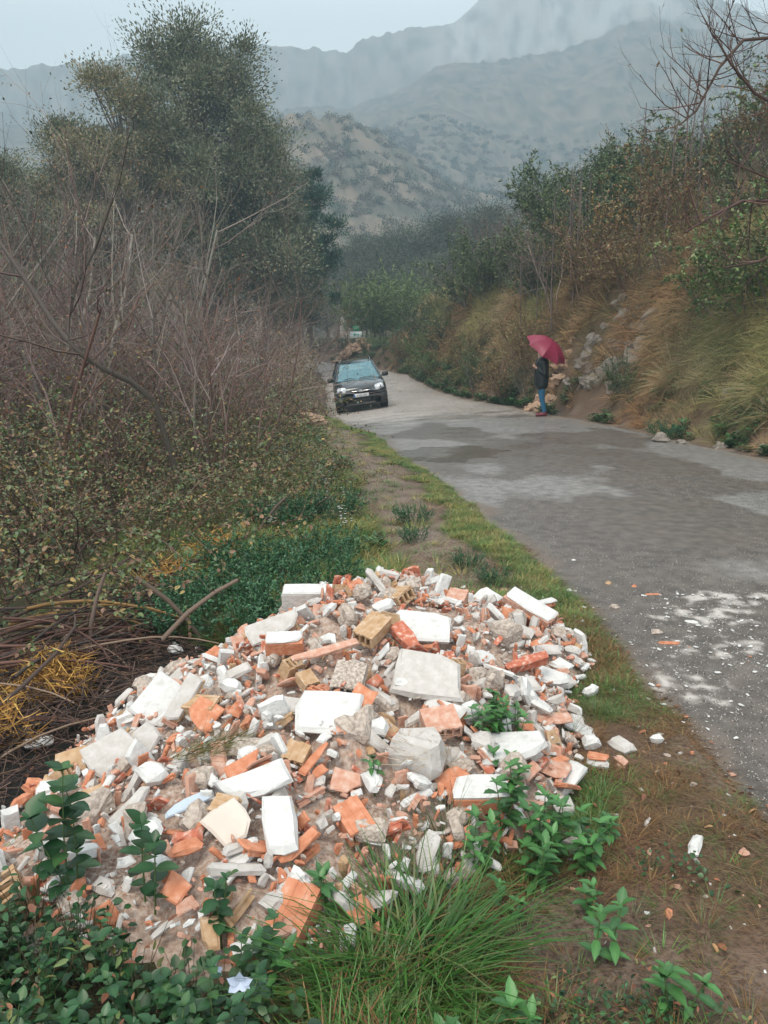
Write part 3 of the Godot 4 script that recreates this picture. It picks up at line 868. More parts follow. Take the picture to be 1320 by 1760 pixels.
# ------------------------------------------------------------------ the rubble
# kind, x, d, length, width, thickness, yaw, pitch, roll, height above the heap, material, facing, short name, label
const PIECES := [
	["faced", -0.385, 3.981, 0.3, 0.12, 0.085, 3, 8, 0, 0.03, "grey", "white", "big white-topped block", "big white-topped block on the far left crest of the rubble heap"],
	["faced", 0.799, 4.127, 0.3, 0.11, 0.06, -42, 20, -6, 0.036, "salmon", "white", "white-faced plank on the crest", "white-faced salmon block tilted on the right crest of the heap"],
	["plate", 0.181, 2.944, 0.31, 0.2, 0.035, -14, 38, 4, 0.042, "grey", "", "big grey slab", "big grey plaster slab with a red underside, right of heap centre"],
	["plate", -0.202, 2.674, 0.27, 0.19, 0.03, -6, 28, 2, 0.036, "white", "", "broad white slab", "broad white plaster slab in the middle of the heap"],
	["plate", -0.287, 2.742, 0.24, 0.07, 0.014, -12, 30, 6, 0.06, "grey", "", "thin grey sliver", "long thin grey plaster sliver leaning over the broad white slab"],
	["ribbed", -0.082, 2.733, 0.12, 0.09, 0.03, 62, 35, 0, 0.042, "orange", "", "ribbed orange piece", "ribbed orange clay piece at the right end of broad white slab"],
	["plate", 0.166, 3.452, 0.3, 0.21, 0.025, -16, 22, 3, 0.036, "white", "", "upper white slab", "large white plaster slab just under the crest of the heap"],
	["ribbed", 0.101, 3.226, 0.2, 0.07, 0.04, -58, 25, 0, 0.054, "red", "", "red clay bar", "red ribbed clay bar lying across the upper white slab"],
	["plate", -0.237, 3.025, 0.29, 0.045, 0.014, 24, 20, 0, 0.054, "salmon", "", "long salmon strip", "long narrow salmon clay strip pointing up to the right"],
	["faced", -0.905, 2.992, 0.21, 0.17, 0.03, 58, 48, 0, 0.042, "salmon", "white", "steep white slab", "steep white slab leaning on the left edge of the heap"],
	["faced", -0.781, 2.882, 0.2, 0.07, 0.03, 66, 50, 0, 0.048, "ochre", "grey", "narrow grey slab", "narrow grey-faced slab leaning beside the steep white slab"],
	["plate", -0.683, 2.773, 0.13, 0.12, 0.012, -24, 42, 0, 0.054, "orange", "", "square orange shard", "square orange clay shard with one bitten edge"],
	["plate", -0.995, 2.646, 0.19, 0.17, 0.014, 36, 40, 0, 0.03, "grey", "", "pale plaster board", "pale beige plaster board sliding off the left edge of heap"],
	["plate", -0.891, 2.720, 0.12, 0.11, 0.02, 52, 46, 0, 0.036, "grey", "", "light grey slab", "light grey slab between the pale board and the steep slab"],
	["plate", -0.311, 2.128, 0.21, 0.095, 0.035, -78, 20, 0, 0.042, "white", "", "clean white plank", "clean white plaster plank lying lengthwise in front of the heap"],
	["plate", -0.462, 2.131, 0.14, 0.12, 0.012, -42, 26, 0, 0.042, "cream", "", "cream tile", "cream ceramic tile lying flat on the front slope"],
	["plate", -0.411, 2.278, 0.22, 0.1, 0.03, 26, 24, 0, 0.042, "white", "", "cracked white slab", "cracked white slab above the cream tile"],
	["plate", 0.472, 2.667, 0.27, 0.17, 0.035, 8, 8, 0, 0.018, "white", "", "flat white slab on the grass", "flat white slab lying on grass at the right foot of heap"],
	["faced", 0.327, 2.423, 0.2, 0.11, 0.06, 2, 14, 0, 0.024, "orange", "white", "orange block with white face", "orange clay block with a white plaster face by the weeds"],
	["ribbed", 0.243, 2.461, 0.13, 0.1, 0.05, 40, 26, 8, 0.03, "orange", "", "curved orange piece", "curved orange clay piece leaning on the white-faced orange block"],
	["plate", 0.628, 2.683, 0.135, 0.1, 0.014, -20, 10, 0, 0.012, "salmon", "", "flat salmon plate", "flat salmon clay plate on the soil right of the heap"],
	["plate", 0.663, 2.726, 0.07, 0.04, 0.014, 30, 10, 0, 0.027, "orange", "", "", "small orange shard lying on the flat salmon plate"],
	["lump", 0.851, 2.992, 0.075, 0.06, 0.05, 10, 0, 0, 0.006, "white", "", "white cube", "white plaster cube alone on the grass right of the heap"],
	["faced", 0.840, 2.839, 0.08, 0.05, 0.03, -20, 0, 0, 0.006, "white", "orange", "", "white chip with an orange top beside the white cube"],
	["lump", 0.936, 2.849, 0.04, 0.06, 0.03, 20, 0, 0, 0.006, "salmon", "", "", "little salmon chip nearest the road beyond the white cube"],
	["lump", 1.135, 3.028, 0.05, 0.04, 0.035, 0, 0, 0, 0.006, "white", "", "", "lone white chip at the very edge of the asphalt"],
	["plate", 0.779, 3.434, 0.16, 0.11, 0.03, -28, 14, 0, 0.018, "white", "", "angular white slab", "angular white slab on the right foot of the heap"],
	["plate", 0.865, 3.614, 0.1, 0.08, 0.03, -50, 10, 0, 0.018, "white", "", "", "smaller white slab overlapping the angular white slab"],
	["plate", 0.607, 3.179, 0.14, 0.08, 0.025, -8, 16, 0, 0.018, "grey", "", "grey flake", "flat grey flake left of the angular white slab"],
	["lump", 0.977, 3.482, 0.1, 0.045, 0.045, 30, 0, 10, 0.006, "white", "", "oblong white lump", "oblong white lump on the grass beside the road"],
	["plate", 0.709, 3.052, 0.17, 0.07, 0.014, 8, 8, 0, 0.012, "salmon", "", "salmon wedge", "salmon clay wedge on grass below the angular white slab"],
	["lump", 0.571, 2.887, 0.07, 0.05, 0.02, -20, 10, 0, 0.012, "orange", "", "", "orange chip left of the salmon wedge"],
	["lump", 0.331, 2.810, 0.1, 0.09, 0.06, 20, 20, 0, 0.018, "white", "", "white boulder in the weeds", "rounded white lump among weeds on the heap"],
	["ribbed", 0.647, 3.365, 0.24, 0.06, 0.05, 24, 12, 0, 0.036, "red", "", "dark red bar", "dark red clay bar sticking out of the right side"],
	["hollow", -0.051, 3.257, 0.17, 0.1, 0.06, 58, 22, 0, 0.042, "ochre", "", "ochre hollow block", "ochre hollow block with open cells near the crest"],
	["hollow", -0.136, 2.874, 0.15, 0.12, 0.06, 80, 24, 0, 0.03, "mortar", "", "crusted hollow block", "mortar-crusted hollow block in the middle of the heap"],
	["hollow", 0.208, 2.685, 0.12, 0.13, 0.05, 104, 22, 0, 0.03, "salmon", "", "salmon hollow block", "salmon hollow block with dark cells below the big slab"],
	["ribbed", 0.082, 2.566, 0.1, 0.06, 0.045, 20, 22, 0, 0.03, "ochre", "", "yellow ribbed piece", "yellow ribbed clay piece right of the heap centre"],
	["ribbed", -0.125, 2.410, 0.11, 0.08, 0.04, -14, 34, 0, 0.036, "salmon", "", "salmon ribbed piece", "salmon ribbed block fragment in front of heap centre"],
	["plate", -0.625, 2.271, 0.15, 0.045, 0.012, 30, 20, 0, 0.036, "bluish", "", "pale blue shard", "pale blue painted shard left of the cracked white slab"],
	["plate", -0.801, 2.261, 0.15, 0.045, 0.03, 58, 28, 0, 0.036, "grey", "", "pale grey bar", "pale grey plaster bar on the lower left slope"],
	["lump", -0.775, 2.408, 0.12, 0.09, 0.05, -30, 25, 0, 0.03, "white", "", "", "two-lobed white chunk above the pale grey bar"],
	["ribbed", -0.284, 1.847, 0.09, 0.05, 0.04, 18, 20, 0, 0.018, "salmon", "", "lowest salmon brick", "salmon brick end at the very foot of the heap"],
	["ribbed", -0.584, 1.944, 0.09, 0.07, 0.035, -30, 28, 0, 0.03, "orange", "", "lower orange brick", "orange brick end low on the left, with white edge"],
	["plate", -0.461, 1.827, 0.05, 0.08, 0.02, 10, 40, 0, 0.024, "ochre", "", "", "yellowish clay chip upright at the heap's foot"],
	["faced", -0.357, 1.791, 0.08, 0.05, 0.04, 20, 10, 0, 0.012, "orange", "white", "", "white-faced brick end lying alone below the heap"],
	["lump", -0.585, 2.102, 0.11, 0.05, 0.03, 14, 28, 0, 0.036, "red", "", "dark orange lumps", "dark orange clay lump left of the cream tile"],
	["lump", -0.580, 2.063, 0.1, 0.05, 0.03, 18, 28, 0, 0.03, "orange", "", "", "worn orange clay lump under its darker twin"],
	["plate", -0.506, 3.416, 0.26, 0.11, 0.016, 24, 42, 0, 0.042, "grey", "", "upright grey plate", "large thin grey plate standing slantwise near upper left edge"],
	["faced", -0.420, 3.151, 0.16, 0.07, 0.06, 4, 22, 0, 0.042, "orange", "white", "white-topped orange brick", "white-topped orange brick above the thin grey sliver"],
	["lump", 0.584, 3.566, 0.15, 0.12, 0.09, 10, 10, 0, 0.03, "mortar", "", "cement lump", "grey cement lump in the dusty hollow on the right"],
	["hollow", 0.385, 3.989, 0.12, 0.1, 0.05, 72, 14, 0, 0.03, "salmon", "", "", "dusty hollow block end behind the upper white slab"],
	["plate", 0.573, 4.220, 0.16, 0.14, 0.02, -50, 18, 0, 0.03, "white", "", "", "white slab standing behind the white-faced plank"],
	["faced", 1.024, 4.735, 0.13, 0.06, 0.035, 28, 6, 0, 0.018, "red", "white", "", "white-faced red brick end beyond the crest plank"],
	["plate", 0.811, 3.706, 0.14, 0.07, 0.02, -8, 16, 0, 0.03, "grey", "", "", "flat grey flake under the white-faced crest plank"],
	["plate", -0.235, 5.095, 0.08, 0.12, 0.016, 20, 60, 0, 0.036, "orange", "", "pointed orange shard", "pointed orange shard standing up on the crest"],
	["plate", -0.079, 5.119, 0.22, 0.05, 0.03, 14, 14, 0, 0.03, "grey", "", "", "long grey-beige block end on the crest beside the pointed shard"],
	["plate", 0.159, 5.173, 0.1, 0.04, 0.02, -30, 10, 0, 0.042, "orange", "", "topmost orange shard", "topmost orange shard on the summit of the heap"],
	["lump", 0.000, 3.628, 0.14, 0.07, 0.04, 30, 20, 0, 0.036, "white", "", "", "white chunk just left of the upper white slab"],
	["lump", -0.790, 3.418, 0.1, 0.08, 0.02, 40, 40, 0, 0.036, "orange", "", "orange edge plate", "orange plate on the upper left edge by the weeds"],
	["plate", -0.705, 3.768, 0.1, 0.07, 0.014, -60, 40, 0, 0.036, "salmon", "", "", "salmon plate behind the orange edge plate"],
	["plate", -0.612, 3.112, 0.11, 0.05, 0.02, 32, 30, 0, 0.042, "grey", "", "", "grey bar beside the orange edge plate"],
	["lump", -0.619, 2.957, 0.1, 0.06, 0.045, -10, 30, 0, 0.036, "white", "", "split white lump", "split white lump above the square orange shard"],
	["plate", -0.571, 2.493, 0.06, 0.13, 0.02, 14, 36, 0, 0.042, "salmon", "", "whitened clay bar", "salmon bar half covered in plaster on the left slope"],
	["lump", -0.467, 2.472, 0.07, 0.07, 0.03, 10, 34, 0, 0.042, "white", "", "", "white square of plaster stuck to an ochre piece"],
	["ribbed", -0.466, 2.403, 0.14, 0.06, 0.03, 36, 30, 0, 0.036, "orange", "", "split orange bar", "split orange bar right of the whitened clay bar"],
	["hollow", -0.301, 2.493, 0.08, 0.08, 0.045, 70, 30, 0, 0.036, "ochre", "", "brown hollow piece", "brown-ochre hollow piece under the broad white slab"],
	["plate", -0.239, 2.479, 0.15, 0.03, 0.012, 58, 30, 0, 0.048, "orange", "", "thin orange splint", "thin orange splint standing up beside the brown hollow piece"],
	["lump", -0.021, 2.619, 0.09, 0.08, 0.05, 10, 30, 0, 0.036, "white", "", "white chunk", "white chunk right of the broad white slab"],
	["lump", 0.122, 2.733, 0.14, 0.04, 0.025, 34, 30, 0, 0.042, "grey", "", "", "rounded grey slab corner below the big grey slab"],
	["lump", -0.039, 2.406, 0.06, 0.08, 0.04, 30, 30, 0, 0.03, "white", "", "", "white block corner by the small weed on the front slope"],
	["plate", -0.447, 2.534, 0.18, 0.07, 0.03, -4, 26, 0, 0.03, "mortar", "", "", "mortar-grey brick back half buried above the cracked slab"],
	["lump", -0.036, 2.208, 0.13, 0.1, 0.06, -20, 10, 0, 0.018, "mortar", "", "beige lump", "beige mortar lump with a white skin at the front foot"],
	["plate", -0.249, 2.081, 0.04, 0.14, 0.02, -40, 20, 0, 0.03, "orange", "", "", "orange bar right of the clean white plank"],
	["plate", -0.417, 2.057, 0.1, 0.03, 0.02, 26, 10, 0, 0.024, "grey", "", "", "small pale bar below the cream tile"],
	["lump", -0.722, 2.141, 0.1, 0.09, 0.03, 10, 20, 0, 0.03, "white", "", "", "torn white chunk on the lower left by the tall weed"],
	["plate", -1.534, 3.215, 0.13, 0.06, 0.02, 16, 10, 0, 0.024, "white", "", "", "white plaster strip lying among the charred cuttings"],
	["lump", -1.161, 4.138, 0.09, 0.05, 0.05, 10, 0, 0, 0.018, "white", "", "", "whitish lump in the weeds behind the heap"],
	["lump", -1.087, 3.467, 0.09, 0.05, 0.03, 16, 10, 0, 0.018, "white", "", "", "white chip at the heap's left rim by the cuttings"],
	["plate", -1.130, 2.487, 0.14, 0.06, 0.03, 12, 14, 0, 0.024, "white", "", "", "white plaster strip low on the far left of the heap"],
	["ribbed", -1.244, 2.814, 0.06, 0.06, 0.04, 20, 14, 0, 0.024, "orange", "", "", "orange brick corner behind the tall weed"],
	["lump", 1.570, 5.312, 0.035, 0.03, 0.03, 0, 0, 0, 0, "ochre", "", "", "small orange chip on the road nearest the powder"],
	["lump", 1.731, 5.241, 0.03, 0.025, 0.025, 0, 0, 0, 0, "orange", "", "", "round orange chip in the powder on the road"],
	["ribbed", 1.798, 5.057, 0.1, 0.03, 0.025, 4, 0, 0, 0, "orange", "", "", "longest orange splinter on the powdered asphalt"],
	["lump", 1.464, 4.787, 0.06, 0.04, 0.035, 0, 0, 0, 0, "mortar", "", "", "mortar crumb with orange edge on the powdered asphalt"],
	["lump", 1.589, 4.159, 0.12, 0.03, 0.02, -10, 0, 0, 0, "orange", "", "", "orange splinter in the nearer spill on the road"],
	["lump", 1.575, 4.328, 0.07, 0.05, 0.03, 0, 0, 0, 0, "mortar", "", "", "muddy crumb in the nearer spill on the road"],
	["lump", 1.845, 4.506, 0.08, 0.05, 0.02, -20, 0, 0, 0, "white", "", "", "white plaster flake on the road right of the spills"],
	["lump", 1.481, 5.955, 0.035, 0.02, 0.015, 0, 0, 0, 0, "white", "", "", "small white chip on the road above the powder"],
	["lump", 1.261, 5.160, 0.05, 0.035, 0.02, 20, 0, 0, 0, "white", "", "", "white chip on the asphalt beside the heap"],
	["lump", 3.173, 6.404, 0.06, 0.03, 0.03, 0, 0, 0, 0, "orange", "", "", "orange chip on the road at the right edge"]]
const HUES := {"orange": "orange", "salmon": "salmon", "red": "dark red", "ochre": "ochre"}
var marks := []
func piece_shape(kind: String, l: float, w: float, t: float) -> Buf:
	var b := Buf.new()
	match kind:
		"plate": slab(b, Vector3(l, t, w), 0.3, Color.WHITE)
		"lump": lump(b, Vector3(l, t, w), 8, 0.42, Color.WHITE)
		"ribbed": shard(b, Vector3(l, t, w), 2 if w < 0.07 else 3, 0.4)
		"hollow": hollow(b, Vector3(l, t, w), 3 if w < 0.11 else 4, 0.12)
	return b
func build_heap() -> void:
	# the fine dust and grit that fills the heap
	var b := Buf.new()
	var nx := 64
	var nd := 76
	for r in nd + 1:
		for k in nx + 1:
			var x := lerpf(-1.75, 1.4, float(k) / nx)
			var d := lerpf(1.7, 5.4, float(r) / nd)
			var y := heap(x, d)
			b.v.append(Vector3(x, surf(x, d) - 0.03 + (bump_noise.get_noise_2d(x * 160.0, d * 160.0) * 0.05 if y > 0.02 else -0.04), -d))
			b.n.append(Vector3.UP); b.c.append(Color.WHITE)
	for r in nd:
		for k in nx:
			var a := r * (nx + 1) + k
			b.i.append(a); b.i.append(a + nx + 1); b.i.append(a + 1)
			b.i.append(a + 1); b.i.append(a + nx + 1); b.i.append(a + nx + 2)
	var st := SurfaceTool.new()
	st.create_from(b.mesh(null), 0)
	st.generate_normals()
	var o := solo("rubble_dust", st.commit(), "pinkish mortar dust and grit filling the rubble heap", "dust", "", "stuff")
	o.material_override = M.dust
	rng.seed = 91
	for p in PIECES:
		var at := Vector3(p[1], surf(p[1], p[2]) + p[9] + p[5] * 0.35, -p[2])
		var turn := Basis.from_euler(Vector3(deg_to_rad(p[7]), deg_to_rad(p[6]), deg_to_rad(p[8])), EULER_ORDER_XYZ)
		var mat: String = p[10]
		var called := "brick_fragment" if HUES.has(mat) or HUES.has(p[11]) else ("tile" if mat == "cream" else ("brick_fragment" if p[0] == "hollow" else "mortar_lump" if mat == "mortar" else "plaster_slab"))
		var category: String = {"brick_fragment": "brick", "tile": "tile", "mortar_lump": "mortar", "plaster_slab": "plaster"}[called]
		var node: Node3D
		if p[0] == "faced":
			node = thing(called, p[13], category, at, "large pieces of the rubble heap")
			var core := Buf.new()
			if p[5] > 0.05:
				hollow(core, Vector3(p[3], p[5], p[4]), 3, 0.04)
			else:
				slab(core, Vector3(p[3], p[5], p[4]), 0.15, Color.WHITE)
			part(node, "clay_core", core.mesh(M[mat]))
			var skin := Buf.new()
			slab(skin, Vector3(p[3] * 0.99, 0.014, p[4] * 0.98), 0.22, Color.WHITE)
			part(node, "plaster_face", skin.mesh(M[p[11]]), null, Vector3(0, p[5] * 0.5 + 0.008, 0))
		else:
			node = solo(called, piece_shape(p[0], p[3], p[4], p[5]).mesh(M[mat]), p[13], category, "large pieces of the rubble heap" if heap(p[1], p[2]) > 0.0 else "loose pieces beside the heap")
			node.position = at
		node.basis = turn
		if p[12]:
			marks.append([p[12], p[1], p[2]])
	fill_heap()
func beside(x: float, d: float) -> String:
	var best := 1e9
	var m := []
	for k in marks:
		var q := pow(k[1] - x, 2) + pow(k[2] - d, 2)
		if q < best:
			best = q
			m = k
	var dx: float = x - m[1]
	var dd: float = d - m[2]
	if absf(dx) > absf(dd):
		return ("left of the " if dx < 0 else "right of the ") + m[0]
	return ("behind the " if dd > 0 else "in front of the ") + m[0]
func fill_heap() -> void:
	rng.seed = 505
	var kits := []   # [name, category, words, mesh, size]
	for hue in ["orange", "orange", "orange", "salmon", "salmon", "salmon", "red", "ochre"]:
		for k in 2:
			var l := rf(0.06, 0.15)
			kits.append(["brick_fragment", "brick", HUES[hue] + " clay strip", piece_shape("ribbed", l, rf(0.025, 0.05), 0.02).mesh(M[hue]), l])
			l = rf(0.05, 0.1)
			kits.append(["brick_fragment", "brick", HUES[hue] + " clay plate", piece_shape("plate", l, l * rf(0.5, 0.9), 0.011).mesh(M[hue]), l])
			l = rf(0.035, 0.07)
			kits.append(["brick_fragment", "brick", HUES[hue] + " clay chip", piece_shape("lump", l, l * rf(0.4, 0.8), l * 0.35).mesh(M[hue]), l])
	for k in 3:
		kits.append(["brick_fragment", "brick", "dusty hollow clay block end", piece_shape("hollow", rf(0.09, 0.13), rf(0.07, 0.1), 0.05).mesh(M[pick(["salmon", "ochre", "orange"])]), 0.11])
	var clay := kits.size()
	for mat in ["white", "white", "white", "white", "grey", "grey", "grey"]:
		for k in 2:
			var l := rf(0.07, 0.14)
			kits.append(["plaster_fragment", "plaster", mat + " plaster flake", piece_shape("plate", l, l * rf(0.4, 0.7), rf(0.012, 0.025)).mesh(M[mat]), l])
			l = rf(0.04, 0.09)
			kits.append(["plaster_fragment", "plaster", mat + " plaster chunk", piece_shape("plate" if k else "lump", l, l * rf(0.5, 0.9), l * rf(0.25, 0.45)).mesh(M[mat]), l])
			l = rf(0.06, 0.12)
			kits.append(["plaster_fragment", "plaster", mat + " plaster bar", piece_shape("plate", l, l * rf(0.22, 0.35), rf(0.014, 0.03)).mesh(M[mat]), l])
	var chalk := kits.size()
	for k in 6:
		var l := rf(0.06, 0.13)
		kits.append(["mortar_lump", "mortar", "grey-brown mortar lump", piece_shape("lump", l, l * rf(0.6, 0.9), l * rf(0.4, 0.6)).mesh(M.mortar), l])
	var wanted := [252, 298, 70]
	var spans := [[0, clay], [clay, chalk], [chalk, kits.size()]]
	for kind in 3:
		var made := 0
		var tries := 0
		while made < wanted[kind] and tries < 9000:
			tries += 1
			var x := rf(-1.5, 1.25)
			var d := rf(1.9, 5.0)
			var h := heap(x, d)
			if h < 0.02 and rng.randf() > 0.06 * clampf(1.0 - absf(x - 0.4), 0.1, 1.0):
				continue
			if h <= 0.0 and (x < -1.2 or d < 2.2 or x > 1.25):
				continue
			# the dusty hollow on the right shows fewer pieces
			if pow((x - 0.35) / 0.28, 2) + pow((d - 3.65) / 0.3, 2) < 1.0 and rng.randf() < 0.6:
				continue
			var clear := true
			for p in PIECES:
				var reach: float = (p[3] + p[4]) * 0.2
				if pow(p[1] - x, 2) + pow((p[2] - d) * 0.9, 2) < reach * reach:
					clear = false
					break
			if not clear:
				continue
			var kit: Array = kits[rng.randi_range(spans[kind][0], spans[kind][1] - 1)]
			var z := rf(0.85, 1.5)
			var big: float = kit[4] * z
			var word := "small " if big < 0.06 else ("large " if big > 0.11 else "")
			var where := beside(x, d)
			var label: String = word + kit[2] + " " + where
			var o := solo(kit[0], kit[3], label, kit[1], "broken pieces of the rubble heap")
			var slope := Vector3(heap(x - 0.1, d) - heap(x + 0.1, d), 0.2, heap(x, d + 0.1) - heap(x, d - 0.1)).normalized()
			var up := (slope * 0.75 + rv() * (0.95 if h > 0.03 else 0.1)).normalized()
			if up.y < 0.1: up.y = 0.1
			var side := up.cross(Vector3(cos(rf(0, TAU)), 0.1, sin(rf(0, TAU)))).normalized()
			o.basis = Basis(side, up, side.cross(up)).orthonormalized().scaled(Vector3.ONE * z)
			o.position = Vector3(x, surf(x, d) + (rf(-0.005, 0.035) if h > 0.03 else 0.008), -d)
			made += 1
	# smaller shards between the pieces
	for hue in ["orange", "salmon", "red", "white", "grey", "ochre"]:
		for v in 3:
			var b := piece_shape(["ribbed", "plate", "plate"][v], rf(0.05, 0.08), [0.016, 0.022, 0.036][v], 0.009) if hue != "white" and hue != "grey" else piece_shape(["plate", "lump", "plate"][v], rf(0.045, 0.075), [0.016, 0.03, 0.034][v], 0.012)
			var places := []
			var n: int = {"orange": 100, "salmon": 95, "red": 40, "white": 110, "grey": 70, "ochre": 20}[hue]
			var tries := 0
			while places.size() < n and tries < 9000:
				tries += 1
				var x := rf(-1.5, 1.2)
				var d := rf(1.85, 5.0)
				var h := heap(x, d)
				if h < 0.02: continue
				var up := (Vector3.UP * 0.6 + rv()).normalized()
				if up.y < 0.05: up.y = 0.05
				var side := up.cross(Vector3(cos(rf(0, TAU)), 0.1, sin(rf(0, TAU)))).normalized()
				places.append(Transform3D(Basis(side, up, side.cross(up)).orthonormalized().scaled(Vector3.ONE * rf(0.6, 1.25)), Vector3(x, surf(x, d) + rf(-0.01, 0.03), -d)))
			many("%s_shards" % {"orange": "orange_clay", "salmon": "salmon_clay", "red": "red_clay", "white": "white_plaster", "grey": "grey_plaster", "ochre": "ochre_clay"}[hue], b.mesh(M[hue]), places, PackedColorArray(), "small %s shards wedged between the rubble pieces, %s" % [{"orange": "orange clay", "salmon": "salmon clay", "red": "dark red clay", "white": "white plaster", "grey": "grey plaster", "ochre": "ochre clay"}[hue], ["narrow ones", "middling ones", "broad ones"][v]], "shards")
	# crumbs
	for mat in ["white", "salmon", "orange", "mortar", "grey"]:
		for v in 2:
			var b := Buf.new()
			lump(b, Vector3(1, rf(0.2, 0.4), rf(0.25, 0.65)), 5, 0.4, Color.WHITE)
			var places := []
			var n := 560 if mat in ["white", "salmon", "grey"] else 420
			var tries := 0
			while places.size() < n and tries < 20000:
				tries += 1
				var x := rf(-1.6, 1.35)
				var d := rf(1.8, 5.2)
				var h := heap(x, d)
				if h < 0.015 and rng.randf() > 0.07:
					continue
				var z := rf(0.008, 0.022) + pow(rng.randf(), 3) * 0.045
				places.append(Transform3D(Basis.from_euler(rv() * 0.7 + Vector3(0, rf(0, TAU), 0)).scaled(Vector3.ONE * z), Vector3(x, surf(x, d) + rf(-0.018, 0.03) * clampf(h * 20.0, 0.0, 1.0), -d)))
			if mat in ["white", "orange"]:
				for k in (480 if mat == "white" else 20):
					var c: Array = pick([[2.3, 4.95, 0.6, 0.25], [1.95, 4.6, 0.6, 0.35], [2.75, 4.8, 0.4, 0.25], [1.85, 4.1, 0.4, 0.3], [2.1, 3.85, 0.35, 0.25], [1.5, 3.6, 0.4, 0.8]])
					var x: float = rng.randfn(c[0], c[2] * 0.45)
					var d: float = rng.randfn(c[1], c[3] * 0.45)
					if x < 1.2: continue
					var z := rf(0.003, 0.011) + pow(rng.randf(), 6) * 0.035
					places.append(Transform3D(Basis.from_euler(Vector3(rf(-0.3, 0.3), rf(0, TAU), rf(-0.3, 0.3))).scaled(Vector3(z, z * 0.5, z)), Vector3(x, ground(x, d) + 0.03 * sin(PI * (x - 1.3) / 5.4) + z * 0.15, -d)))
			many("%s_crumbs" % {"white": "white_plaster", "salmon": "salmon_clay", "orange": "orange_clay", "mortar": "mortar", "grey": "grey_plaster"}[mat], b.mesh(M[mat]), places, PackedColorArray(), "%s crumbs strewn through the rubble heap" % {"white": "white plaster", "salmon": "salmon clay", "orange": "orange clay", "mortar": "grey-brown mortar", "grey": "grey plaster"}[mat] + (", finer ones" if v else ""), "crumbs")

# ------------------------------------------------------------------ smooth bodies from tapered bones
# bones: [from, to, radius, radius]
func blob(bones: Array, cell: float, soft: float, col := Color.WHITE) -> Buf:
	var lo := Vector3.INF
	var hi := -Vector3.INF
	for o in bones:
		for e in 2:
			var r: float = o[2 + e] + soft * 0.5 + cell * 2.0
			lo = lo.min(o[e] - Vector3.ONE * r)
			hi = hi.max(o[e] + Vector3.ONE * r)
	var n := Vector3i(((hi - lo) / cell).ceil()) + Vector3i.ONE
	var f := PackedFloat32Array()
	f.resize(n.x * n.y * n.z)
	f.fill(1.0)
	for o in bones:
		var a: Vector3 = o[0]
		var ab: Vector3 = o[1] - o[0]
		var ll := maxf(ab.length_squared(), 1e-8)
		var ra: float = o[2]
		var rb: float = o[3]
		var rr := maxf(ra, rb) + soft + cell * 2.0
		var p0 := Vector3i(((a.min(o[1]) - Vector3.ONE * rr - lo) / cell).floor()).clamp(Vector3i.ZERO, n - Vector3i.ONE)
		var p1 := Vector3i(((a.max(o[1]) + Vector3.ONE * rr - lo) / cell).ceil()).clamp(Vector3i.ZERO, n - Vector3i.ONE)
		for z in range(p0.z, p1.z + 1):
			for y in range(p0.y, p1.y + 1):
				var row := (z * n.y + y) * n.x
				for x in range(p0.x, p1.x + 1):
					var q := lo + Vector3(x, y, z) * cell - a
					var t := clampf(q.dot(ab) / ll, 0.0, 1.0)
					var d := (q - ab * t).length() - lerpf(ra, rb, t)
					var h := maxf(soft - absf(f[row + x] - d), 0.0) / soft
					f[row + x] = minf(f[row + x], d) - h * h * soft * 0.25
	var b := Buf.new()
	var at := {}
	for z in n.z - 1:
		for y in n.y - 1:
			for x in n.x - 1:
				var s0 := 0
				var sum := Vector3.ZERO
				var cnt := 0
				var base := (z * n.y + y) * n.x + x
				var v := [f[base], f[base + 1], f[base + n.x], f[base + n.x + 1], f[base + n.x * n.y], f[base + n.x * n.y + 1], f[base + n.x * n.y + n.x], f[base + n.x * n.y + n.x + 1]]
				for k in 8:
					if v[k] < 0.0: s0 += 1
				if s0 == 0 or s0 == 8:
					continue
				for e in [[0, 1], [2, 3], [4, 5], [6, 7], [0, 2], [1, 3], [4, 6], [5, 7], [0, 4], [1, 5], [2, 6], [3, 7]]:
					var va: float = v[e[0]]
					var vb: float = v[e[1]]
					if (va < 0.0) != (vb < 0.0):
						var t := va / (va - vb)
						var pa := Vector3(e[0] & 1, (e[0] >> 1) & 1, (e[0] >> 2) & 1)
						var pb := Vector3(e[1] & 1, (e[1] >> 1) & 1, (e[1] >> 2) & 1)
						sum += pa.lerp(pb, t)
						cnt += 1
				at[base] = b.v.size()
				b.v.append(lo + (Vector3(x, y, z) + sum / cnt) * cell)
				b.n.append(Vector3(v[1] + v[3] + v[5] + v[7] - v[0] - v[2] - v[4] - v[6], v[2] + v[3] + v[6] + v[7] - v[0] - v[1] - v[4] - v[5], v[4] + v[5] + v[6] + v[7] - v[0] - v[1] - v[2] - v[3]).normalized())
				b.c.append(col)
	var sx := 1
	var sy := n.x
	var sz := n.x * n.y
	for key in at:
		for ax in [[sx, sy, sz], [sy, sz, sx], [sz, sx, sy]]:
			var k2: int = key + ax[0]
			if k2 >= f.size() or (f[key] < 0.0) == (f[k2] < 0.0):
				continue
			var q := [key, key - ax[1], key - ax[1] - ax[2], key - ax[2]]
			if not (at.has(q[1]) and at.has(q[2]) and at.has(q[3])):
				continue
			var i0: int = at[q[0]]
			var i1: int = at[q[1]]
			var i2: int = at[q[2]]
			var i3: int = at[q[3]]
			if f[key] < 0.0:
				b.i.append_array(PackedInt32Array([i0, i1, i2, i0, i2, i3]))
			else:
				b.i.append_array(PackedInt32Array([i0, i2, i1, i0, i3, i2]))
	return b
func V(x: float, y: float, z: float) -> Vector3:
	return Vector3(x, y, z)
